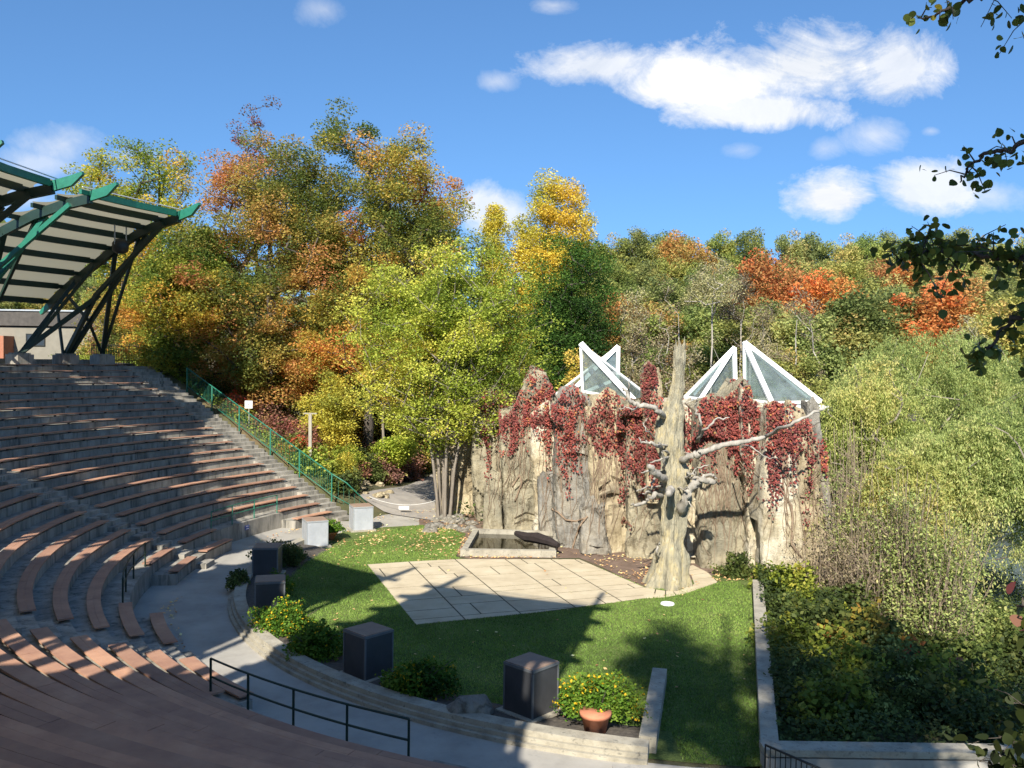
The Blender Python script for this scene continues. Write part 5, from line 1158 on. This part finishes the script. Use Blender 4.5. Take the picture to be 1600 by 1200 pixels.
e_ = (np.abs(np.hypot(X-CX, Y_-CY)-21.2) < .35) & (np.degrees(np.arctan2(Y_-CY, X-CX)) % 360 < 215) & (np.degrees(np.arctan2(Y_-CY, X-CX)) % 360 > 145) & (r2.random(n) < .35); k |= e_
P = np.stack([X[k], Y_[k], .05+r2.uniform(0, .03, k.sum())], 1)
V, Fc, t = leaf_quads(P, .12, .5+r2.normal(size=len(P))*.28, up=2.2, asp=.7, rng=r2)
tag(link(bpy.data.objects.new('fallen_leaves', npmesh('fallen_leaves', V, Fc, Lf['fallen'], t))), kind='stuff')
# short grass blades on the lawn
r2 = np.random.default_rng(78); n = 330000; X = r2.uniform(-12, 10, n); Y_ = 20+r2.uniform(0, 1, n)**1.25*31
k = inpoly(X, Y_, lawn) & ~inpoly(X, Y_, stage) & ~inpoly(X, Y_, soil) & ((np.hypot(X-CX, Y_-CY) < 17.0) | ((X > 4.2) & (Y_ < 26))); X, Y_ = X[k], Y_[k]; n = len(X)
h_ = r2.uniform(.03, .07, n); a_ = r2.uniform(0, 6.28, n); wv = .016+.0*X; ln = r2.normal(size=(n, 2))*.025
V = np.empty((n, 3, 3)); V[:, 0] = np.stack([X-np.cos(a_)*wv, Y_-np.sin(a_)*wv, np.full(n, .017)], 1); V[:, 1] = np.stack([X+np.cos(a_)*wv, Y_+np.sin(a_)*wv, np.full(n, .017)], 1); V[:, 2] = np.stack([X+ln[:, 0], Y_+ln[:, 1], .017+h_], 1)
Lf['grass'] = leafmat('grass_blade', [(0, (.06, .105, .022)), (.5, (.145, .23, .045)), (.8, (.22, .30, .07)), (1, (.32, .33, .12))], trans=.35, gain=1.5)
t = .5+.3*fbm3(np.stack([X, Y_, X*0], 1), .5, 4)+r2.normal(size=n)*.15
tag(link(bpy.data.objects.new('grass', npmesh('grass', V.reshape(-1, 3), np.arange(n*3).reshape(n, 3), Lf['grass'], t))), kind='stuff')

# ------------------------------------------------------------------ willows and twiggy shrubs at right
def willow(label, px, pt, pb_, Y, w, seed, n_str=420, tint=(1, 1, 1, 1), zb=None):
    r2 = np.random.default_rng(seed); top_ = W(px, pt, Y); bot = W(px, pb_, Y).z; zb = max(-1.8, tz(top_.x, Y)) if zb is None else zb; h = top_.z-zb; rx = w/F*Y/2
    root = empty('willow_tree', (top_.x, Y, zb)); tag(root, label, 'tree', 'willows at the right'); starts = []; P = []; tt = []
    while len(starts) < n_str:
        D = r2.normal(size=3); D /= np.linalg.norm(D); D[2] = abs(D[2]) if r2.random() < .6 else D[2]
        q = D*np.array([rx, rx*.7, h*.52])*r2.uniform(.35, 1)**.5; q[2] += h*.46
        if q[2] < .25*h: continue
        if fbm3(q[None], .5, seed)[0] < -.35: continue
        starts.append(q)
    for q in starts:
        L = min(q[2]+zb-bot, r2.uniform(.8, 2.8)); L = max(.5, L); k = int(L*44); s_ = np.sort(r2.uniform(0, 1, k)); sw = r2.normal(size=2)*.30
        x = q[0]+sw[0]*s_**.7*L+r2.normal(size=k)*.13; y = q[1]+sw[1]*s_**.7*L+r2.normal(size=k)*.13; z = q[2]+.5*np.sin(s_*2.6)-s_*L*.9+r2.normal(size=k)*.06
        P.append(np.stack([x, y, z], 1)); tt.append(np.full(k, .5+.35*fbm3(q[None], .35, seed+1)[0]+r2.normal()*.12))
    P = np.concatenate(P); t = np.concatenate(tt)+r2.normal(size=len(P))*.12
    kk_ = r2.random(len(P)) < .75; V1, F1, t1 = leaf_quads(P[kk_], .165, t[kk_], up=.1, asp=.28, droop=True, rng=r2); V2, F2, t2 = leaf_quads(P[~kk_], .14, t[~kk_], up=.3, asp=.34, rng=r2)
    V = np.vstack([V1, V2]); Fc = np.vstack([F1, F2+len(V1)]); t = np.concatenate([t1, t2])
    lo_ = link(bpy.data.objects.new('crown', npmesh('crown', V, Fc, Lf['willow'], t)), root); lo_.color = tint
    mb = skeleton([tuple(q) for q in starts[:120]], [(0, 0, -.4), (.1, 0, h*.2), (.2, 0, h*.4), (.1, .1, h*.6), (.1, .1, h*.75)], .22, .015, r2)
    wm = bpy.data.meshes.new('trunk'); wm.from_pydata(mb.v, [], mb.f); wm.materials.append(Mt['barkgrey']); link(bpy.data.objects.new('trunk', wm), root)
willow('tall pale green willow filling the right side behind the twiggy shrubs', 1465, 500, 800, 52, 370, 71, 2300, zb=-1.5)
willow('low light green willow over the annex, left of the tall willow', 1375, 545, 780, 44.5, 190, 72, 900, tint=(1.05, 1.02, .9, 1), zb=-1.)
willow('weeping willow drooping over the pond at right', 1520, 600, 980, 40, 300, 73, 1500, zb=-1.6)
willow('small yellowish willow at the pond edge, below the tall willow', 1415, 700, 1000, 38, 180, 74, 700, tint=(1.05, .95, .85, 1), zb=-1.5)
def twiggy(label, px, pt, pb_, Y, w, seed, n=60, leaf=500):
    r2 = np.random.default_rng(seed); b_ = W(px, pb_, Y); tp = W(px, pt, Y); zb = max(-1.75, tz(b_.x, Y)); h = tp.z-zb; rx = w/F*Y/2
    n = int(n*.8); leaf = int(leaf*1.9); root = empty('twiggy_shrub', (b_.x, Y, zb)); tag(root, label, 'shrub', 'twiggy shrubs right of the rock wall'); mb = MB(); P = []
    for _ in range(n):
        x0, y0 = r2.normal()*rx*.35, r2.normal()*rx*.35; x1, y1 = x0+r2.normal()*rx*.5, y0+r2.normal()*rx*.5; hh = h*r2.uniform(.5, 1.05); ps = []
        for i in range(6):
            t = i/5; ps.append((x0+(x1-x0)*t+r2.normal()*.04, y0+(y1-y0)*t+r2.normal()*.04, hh*t-.1))
        mb.tube(ps, [.016*(1-.7*i/5)+.004 for i in range(6)], 4, cap=False)
        for _ in range(4):
            i = r2.integers(1, 5); p = Vector(ps[i]); q = p+Vector((r2.normal()*.4, r2.normal()*.4, r2.uniform(.2, .9))); mb.tube([p, q], [.012, .006], 3, cap=False); P.append(q[:])
    at = mb.build('twigs', 'twigbrown', root, fix=False)
    P = np.array(P); P = P[r2.integers(0, len(P), leaf)]+r2.normal(size=(leaf, 3))*.25
    V, Fc, t = leaf_quads(P, .13, .5+r2.normal(size=leaf)*.25, up=.3, asp=.5, rng=r2)
    link(bpy.data.objects.new('leaves', npmesh('leaves', V, Fc, Lf['twig' if seed % 2 else 'willow'], t)), root)
twiggy('purplish brown twiggy shrub against the right end of the rock wall', 1335, 660, 930, 41, 70, 81, 90, 700)
twiggy('tall brown stemmed shrub in front of the annex', 1375, 690, 940, 40, 70, 82, 80, 1300)
twiggy('sparse twiggy shrub at the foot of the tall yellow rock', 1290, 830, 960, 36.5, 70, 83, 60, 600)
twiggy('leafy stemmed shrub half hidden by the weeping willow', 1430, 770, 970, 37, 80, 84, 70, 1600)
twiggy('green leaved twiggy shrub left of the weeping willow', 1400, 740, 985, 35, 90, 86, 80, 3200)
twiggy('wide green twiggy shrub below the weeping willow', 1470, 800, 1010, 34, 110, 88, 90, 4200)
twiggy('slim green twiggy shrub beside the yellow rock', 1325, 720, 960, 37.5, 60, 90, 60, 2000)
twiggy('dry twiggy shrub between the rocks and the small willow', 1345, 800, 985, 35.5, 80, 85, 70, 900)

# ------------------------------------------------------------------ trees beside and behind the camera
def disc_leaves(P, size, r2, t, hang=.6):
    n = len(P); N = r2.normal(size=(n, 3)); N /= np.linalg.norm(N, axis=1)[:, None]; A = r2.normal(size=(n, 3))*.8; A[:, 2] -= hang
    A -= N*(A*N).sum(1)[:, None]; A /= np.linalg.norm(A, axis=1)[:, None]; B = np.cross(N, A); s_ = (size*r2.uniform(.7, 1.2, n))[:, None]/2
    prof = [(1.15, 0), (.62, .62), (0, .92), (-.62, .80), (-.95, .25), (-.95, -.25), (-.62, -.80), (0, -.92), (.62, -.62)]; k = len(prof); V = np.empty((n, k, 3))
    for i, (a, b_) in enumerate(prof): V[:, i] = P+A*s_*a+B*s_*b_+N*s_*.22*abs(b_)
    return V.reshape(-1, 3), np.arange(n*k).reshape(n, k), np.clip(t, 0, 1)
root = empty('aspen_tree', (9.6, 8.2, tz(9.6, 8.2))); tag(root, 'aspen whose dark leafy branches hang into the photo from the right edge', 'tree')
z0 = tz(9.6, 8.2); mb = MB(); trunkp = [Vector((9.6, 8.2, z0-.5)), Vector((9.5, 8.1, 6)), Vector((9.4, 8.0, 10)), Vector((9.2, 7.9, 14)), Vector((9., 7.8, 18)), Vector((9., 7.8, 21))]
mb.tube(trunkp, [.3, .26, .22, .17, .1, .04], 10); at0(mb.build('trunk', 'barkpale', root, True), root)
r2 = np.random.default_rng(5)
def branch(name, pl_, Y, n, size, spread, mat='aspen', r0=.035, seed=0, tb_=.35, ts=.25, start=None, tint=(1, 1, 1, 1)):
    ps = [W(x, y, Y+(k*.15)) for k, (x, y) in enumerate(pl_)]; 
    if start is not None: ps = [Vector(start)]+ps
    mb = MB(); fine = []
    for i in range(len(ps)-1):
        for k in range(6): fine.append(ps[i].lerp(ps[i+1], k/6)+Vector((r2.normal(), r2.normal(), r2.normal()))*.015)
    fine.append(ps[-1]); m = len(fine); mb.tube(fine, [max(.005, r0*(1-.85*i/m)) for i in range(m)], 6); P = []; lo_i = 6 if start is not None else 0
    for ci_ in range(max(4, n//7)+(12 if start is not None and n > 20 else 0)):
        i = r2.integers(lo_i, m) if ci_ < max(4, n//7) else r2.integers(1, 6); a = fine[i]; d = Vector((r2.normal(), r2.normal()*.8, r2.normal()*.9-.25))*spread*(.35+.65*r2.random()); q = a+d; mb.tube([a, a.lerp(q, .5)+Vector((0, 0, .04)), q], [.007, .005, .003], 4, cap=False)
        for _ in range(7): P.append((a.lerp(q, r2.uniform(.4, 1.05))+Vector((r2.normal(), r2.normal(), r2.normal()-.3))*size*.7)[:])
    br = at0(mb.build(name, 'bark', root, True), root); P = np.array(P)
    V, Fc, t = disc_leaves(P, size, r2, tb_+r2.normal(size=len(P))*ts); V = V
    lv_ = link(bpy.data.objects.new('leaves', npmesh('leaves', V-np.array(root.location)[None]+0, Fc, Lf[mat], t)), br); lv_.location = root.location; lv_.color = tint
branch('branch', [(1600, -60), (1560, -18), (1510, 2), (1470, 20), (1434, 28)], 7.0, 64, .068, .15, start=trunkp[3])
branch('branch', [(1690, 190), (1620, 215), (1580, 236), (1545, 240), (1512, 262), (1500, 285)], 7.0, 84, .070, .16, start=trunkp[2].lerp(trunkp[3], .4))
branch('branch', [(1660, 400), (1600, 402), (1550, 402), (1500, 394), (1450, 388), (1408, 408)], 7.2, 380, .080, .22, start=trunkp[2])
branch('branch', [(1660, 470), (1600, 490), (1570, 510), (1540, 550), (1512, 575)], 7.2, 150, .080, .2, start=trunkp[2])
branch('branch', [(1660, 560), (1625, 590), (1600, 640)], 7.2, 60, .080, .2, start=trunkp[2])
branch('branch', [(1650, -30), (1612, 20), (1600, 60)], 7.0, 30, .068, .12, start=trunkp[3])
# closer twig with big turning leaves, and one low at right
def sapling(label, loc, pls, Y, n, size, spread, mat, seed):
    global root
    root = empty('sapling', loc); tag(root, label, 'small tree', 'saplings by the camera')
    mb = MB(); e0 = W(pls[0][0][0], pls[0][0][1], Y); mb.tube([Vector(loc)-Vector((0, 0, .3)), Vector(loc).lerp(e0, .5)+Vector((.2, 0, .3)), e0], [.04, .03, .02], 6); at0(mb.build('trunk', 'bark', root, True), root)
    for p in pls: branch('branch', p, Y, n, size, spread, mat, .012, tb_=.45, ts=.28, start=e0, tint=(.36, .36, .36, 1))  # leaf tint darkened to stand in for shade on the saplings
sapling('sapling with large pink and green leaves just inside the right edge of the photo', (3.6, 4.4, W(1700, 900, 4.4).z-1.2), [[(1690, 950), (1640, 955), (1605, 945), (1590, 950)], [(1680, 930), (1640, 990), (1618, 1000)]], 4.4, 8, .08, .05, 'pinkleaf', 1)
sapling('leafy sapling with broad green and yellow leaves in the bottom right corner', (7.2, 11.0, W(1640, 1240, 11).z-1.), [[(1660, 1190), (1610, 1165), (1560, 1150)], [(1650, 1130), (1610, 1105), (1575, 1095)], [(1640, 1210), (1580, 1195), (1530, 1190)], [(1660, 1100), (1620, 1080)]], 11, 46, .15, .3, 'shrub', 2)
# taller crowns above the frame that shade the lawn and bed
tmA = mk(91, 'dark', 'bark', h=16, rad=(3.4, 3.2, 4.2), zc=11.2, trunk_r=.3, n_cl=88, per=110, leaf=.20, cr=.8, tb=.5, gap=-.08)
put_tree('overhead_tree', 'tall leafy tree behind the camera, shading the right side of the lawn', (-.2, -6.8, 8.84), tmA, None, None, 'trees beside the camera', rz=2, sc=(1.15, 1.15, 1.68))
put_tree('overhead_tree', 'big leafy tree right of the camera and above the frame, shading the bed', (9.4, 5.0, 5.0), tmA, None, None, 'trees beside the camera', sc=1.1)
put_tree('overhead_tree', 'leafy tree far right of the camera, shading the pond edge', (15.5, 6, 4.), tmA, None, None, 'trees beside the camera', rz=4, sc=1.25)
put_tree('overhead_tree', 'leafy tree behind and right of the camera, shading the near path', (4.6, -5.2, 8.5), tmA, None, None, 'trees beside the camera', rz=1, sc=(1.15, 1.15, 1.35))

# black stair railing at the bottom edge
pa, pb = W(1196, 1164, 20.0), W(1330, 1222, 18.6); root = empty('stair_railing', (pa.x, pa.y, pa.z-1)); tag(root, 'black sloping stair railing at the bottom edge, in front of the retaining wall', 'railing')
mb = MB(); mb.tube([pa-Vector((0, 0, 1.2)), pa, pb], .03, 8); at0(mb.build('top_rail', 'black', root, True), root)
mb = MB()
for i in range(1, 16): p = pa.lerp(pb, i/16); mb.bar(p, p-Vector((0, 0, 1.1)), .02, .02, (1, 0, 0))
at0(mb.build('bars', 'black', root), root)

# ------------------------------------------------------------------ sun, sky, clouds
SAZ, SEL = R(78.2), R(36.6)
ld = bpy.data.lights.new('sun', 'SUN'); ld.energy = 5.0; ld.angle = R(.53); ld.color = (1, .93, .81)
lo = bpy.data.objects.new('sun', ld); COL.objects.link(lo)
lo.rotation_euler = Vector((-math.cos(SAZ)*math.cos(SEL), -math.sin(SAZ)*math.cos(SEL), math.sin(SEL))).to_track_quat('Z', 'Y').to_euler()
w = bpy.data.worlds.new('World'); scn.world = w; w.use_nodes = True; nt = w.node_tree
bg = nt.nodes['Background']; sky = nt.nodes.new('ShaderNodeTexSky'); sky.sky_type = 'NISHITA'; sky.sun_disc = False
sky.sun_elevation = SEL; sky.sun_rotation = R(191.8); sky.altitude = 300; sky.air_density = 1.0; sky.dust_density = .3; sky.ozone_density = 3.0
bg.inputs[1].default_value = .060
tc = nt.nodes.new('ShaderNodeTexCoord'); sep = nt.nodes.new('ShaderNodeSeparateXYZ'); nt.links.new(tc.outputs['Generated'], sep.inputs[0])
def mth(op, a, b_=None, c_=None, clampv=False):
    n = nt.nodes.new('ShaderNodeMath'); n.operation = op; n.use_clamp = clampv
    for i, q in enumerate((a, b_, c_)):
        if q is None: continue
        if isinstance(q, (int, float)): n.inputs[i].default_value = q
        else: nt.links.new(q, n.inputs[i])
    return n.outputs[0]
yy = mth('MAXIMUM', sep.outputs[1], .02); uu = mth('DIVIDE', sep.outputs[0], yy); vv = mth('DIVIDE', sep.outputs[2], yy)
front = mth('GREATER_THAN', sep.outputs[1], .1)
comb = nt.nodes.new('ShaderNodeCombineXYZ'); nt.links.new(uu, comb.inputs[0]); nt.links.new(vv, comb.inputs[1])
def wnoise(scale, det, rough=.6, sx=1, sy=1, dist=0.):
    mp = nt.nodes.new('ShaderNodeMapping'); mp.inputs['Scale'].default_value = (sx, sy, 1); nt.links.new(comb.outputs[0], mp.inputs[0])
    n = nt.nodes.new('ShaderNodeTexNoise'); n.inputs['Scale'].default_value = scale; n.inputs['Detail'].default_value = det; n.inputs['Roughness'].default_value = rough
    n.inputs['Distortion'].default_value = dist; nt.links.new(mp.outputs[0], n.inputs['Vector']); return n.outputs[0]
nbig = wnoise(7.5, 14, .66, 1, 1.35, .55); nfine = wnoise(26, 12, .70, 1, 1.15, .5)
nz = mth('ADD', mth('MULTIPLY', mth('SUBTRACT', nbig, .5), 4.2), mth('MULTIPLY', mth('SUBTRACT', nfine, .5), 1.9))
def cloud(px, py, rx, ry, dens, flat=0.):
    r = ray(px, py); cu, cv = r[0]/r[1], r[2]/r[1]
    du = mth('DIVIDE', mth('SUBTRACT', uu, cu), rx/F); dv = mth('DIVIDE', mth('SUBTRACT', vv, cv), ry/F)
    if flat: dv = mth('MULTIPLY', dv, mth('ADD', 1.0, mth('MULTIPLY', mth('LESS_THAN', dv, 0.), flat)))
    d = mth('SQRT', mth('ADD', mth('MULTIPLY', du, du), mth('MULTIPLY', dv, dv)))
    m_ = mth('SUBTRACT', 1.0, mth('ADD', mth('MULTIPLY', d, .95), mth('MULTIPLY', nz, -.46)))
    return mth('MULTIPLY', mth('MULTIPLY', m_, 1.7 if dens > .7 else 1.0, clampv=True), dens, clampv=True)
cl = [(930, 105, 120, 42, .85, .3), (1100, 135, 150, 62, 1., .4), (1260, 105, 170, 82, 1., .5), (1400, 110, 85, 75, .85, .2), (1180, 175, 160, 38, .9, .3), (1300, 310, 78, 46, 1., .2), (1455, 300, 95, 48, .85, .2), (1370, 210, 52, 28, .6, 0),
      (1288, 232, 30, 18, .4, 0), (1160, 235, 34, 14, .35, 0), (775, 128, 34, 17, .45, 0), (95, 225, 68, 40, .55, 0), (60, 255, 85, 26, .5, 0), (30, 310, 60, 22, .5, 0), (505, 15, 42, 24, .35, 0), (865, 8, 45, 14, .5, 0), (770, 330, 70, 42, .8, 0),
      (210, 245, 60, 14, .35, 0), (1545, 305, 70, 30, .55, 0), (1455, 205, 16, 8, .4, 0)]
acc = None
for q in cl:
    c_ = cloud(*q[:5], flat=q[5]); acc = c_ if acc is None else mth('MAXIMUM', acc, c_)
# a few loose clouds for the rest of the sky dome
gen = nt.nodes.new('ShaderNodeTexNoise'); gen.inputs['Scale'].default_value = 2.2; gen.inputs['Detail'].default_value = 8; nt.links.new(tc.outputs['Generated'], gen.inputs['Vector'])
back = mth('MULTIPLY', mth('SUBTRACT', gen.outputs[0], .60), 6, clampv=True)
acc = mth('ADD', mth('MULTIPLY', acc, front), mth('MULTIPLY', back, mth('SUBTRACT', 1., front)), clampv=True)
shade = mth('MULTIPLY', mth('ADD', mth('MULTIPLY', nbig, 1.2), .25), 1., clampv=True)
shr = ramp(nt, shade, [(.5, (6.6, 7.2, 8.2)), (.95, (9.6, 9.7, 9.9))])
hsv = nt.nodes.new('ShaderNodeMix'); hsv.data_type = 'RGBA'; hsv.blend_type = 'MULTIPLY'; hsv.inputs[0].default_value = 1
zs_ = mth('MULTIPLY_ADD', mth('MAXIMUM', sep.outputs[2], 0.), .85, .13); cv_ = nt.nodes.new('ShaderNodeCombineXYZ')
for i_, q_ in enumerate((sep.outputs[0], sep.outputs[1], zs_)): nt.links.new(q_, cv_.inputs[i_])
nrm_ = nt.nodes.new('ShaderNodeVectorMath'); nrm_.operation = 'NORMALIZE'; nt.links.new(cv_.outputs[0], nrm_.inputs[0]); nt.links.new(nrm_.outputs[0], sky.inputs[0])
nt.links.new(sky.outputs[0], hsv.inputs[6]); hsv.inputs[7].default_value = (1.0, 1.40, 1.68, 1)
mx = nt.nodes.new('ShaderNodeMix'); mx.data_type = 'RGBA'
nt.links.new(acc, mx.inputs[0]); nt.links.new(hsv.outputs[2], mx.inputs[6]); nt.links.new(shr.outputs[0], mx.inputs[7])
nt.links.new(mx.outputs[2], bg.inputs[0])
scn.view_settings.view_transform = 'Standard'; scn.view_settings.look = 'None'; scn.view_settings.exposure = 0.86; scn.view_settings.gamma = 1
cy = scn.cycles; cy.max_bounces = 6; cy.diffuse_bounces = 3; cy.glossy_bounces = 2; cy.transmission_bounces = 3; cy.transparent_max_bounces = 6
cy.use_adaptive_sampling = True; cy.adaptive_threshold = .02; cy.use_denoising = True; cy.caustics_reflective = False; cy.caustics_refractive = False
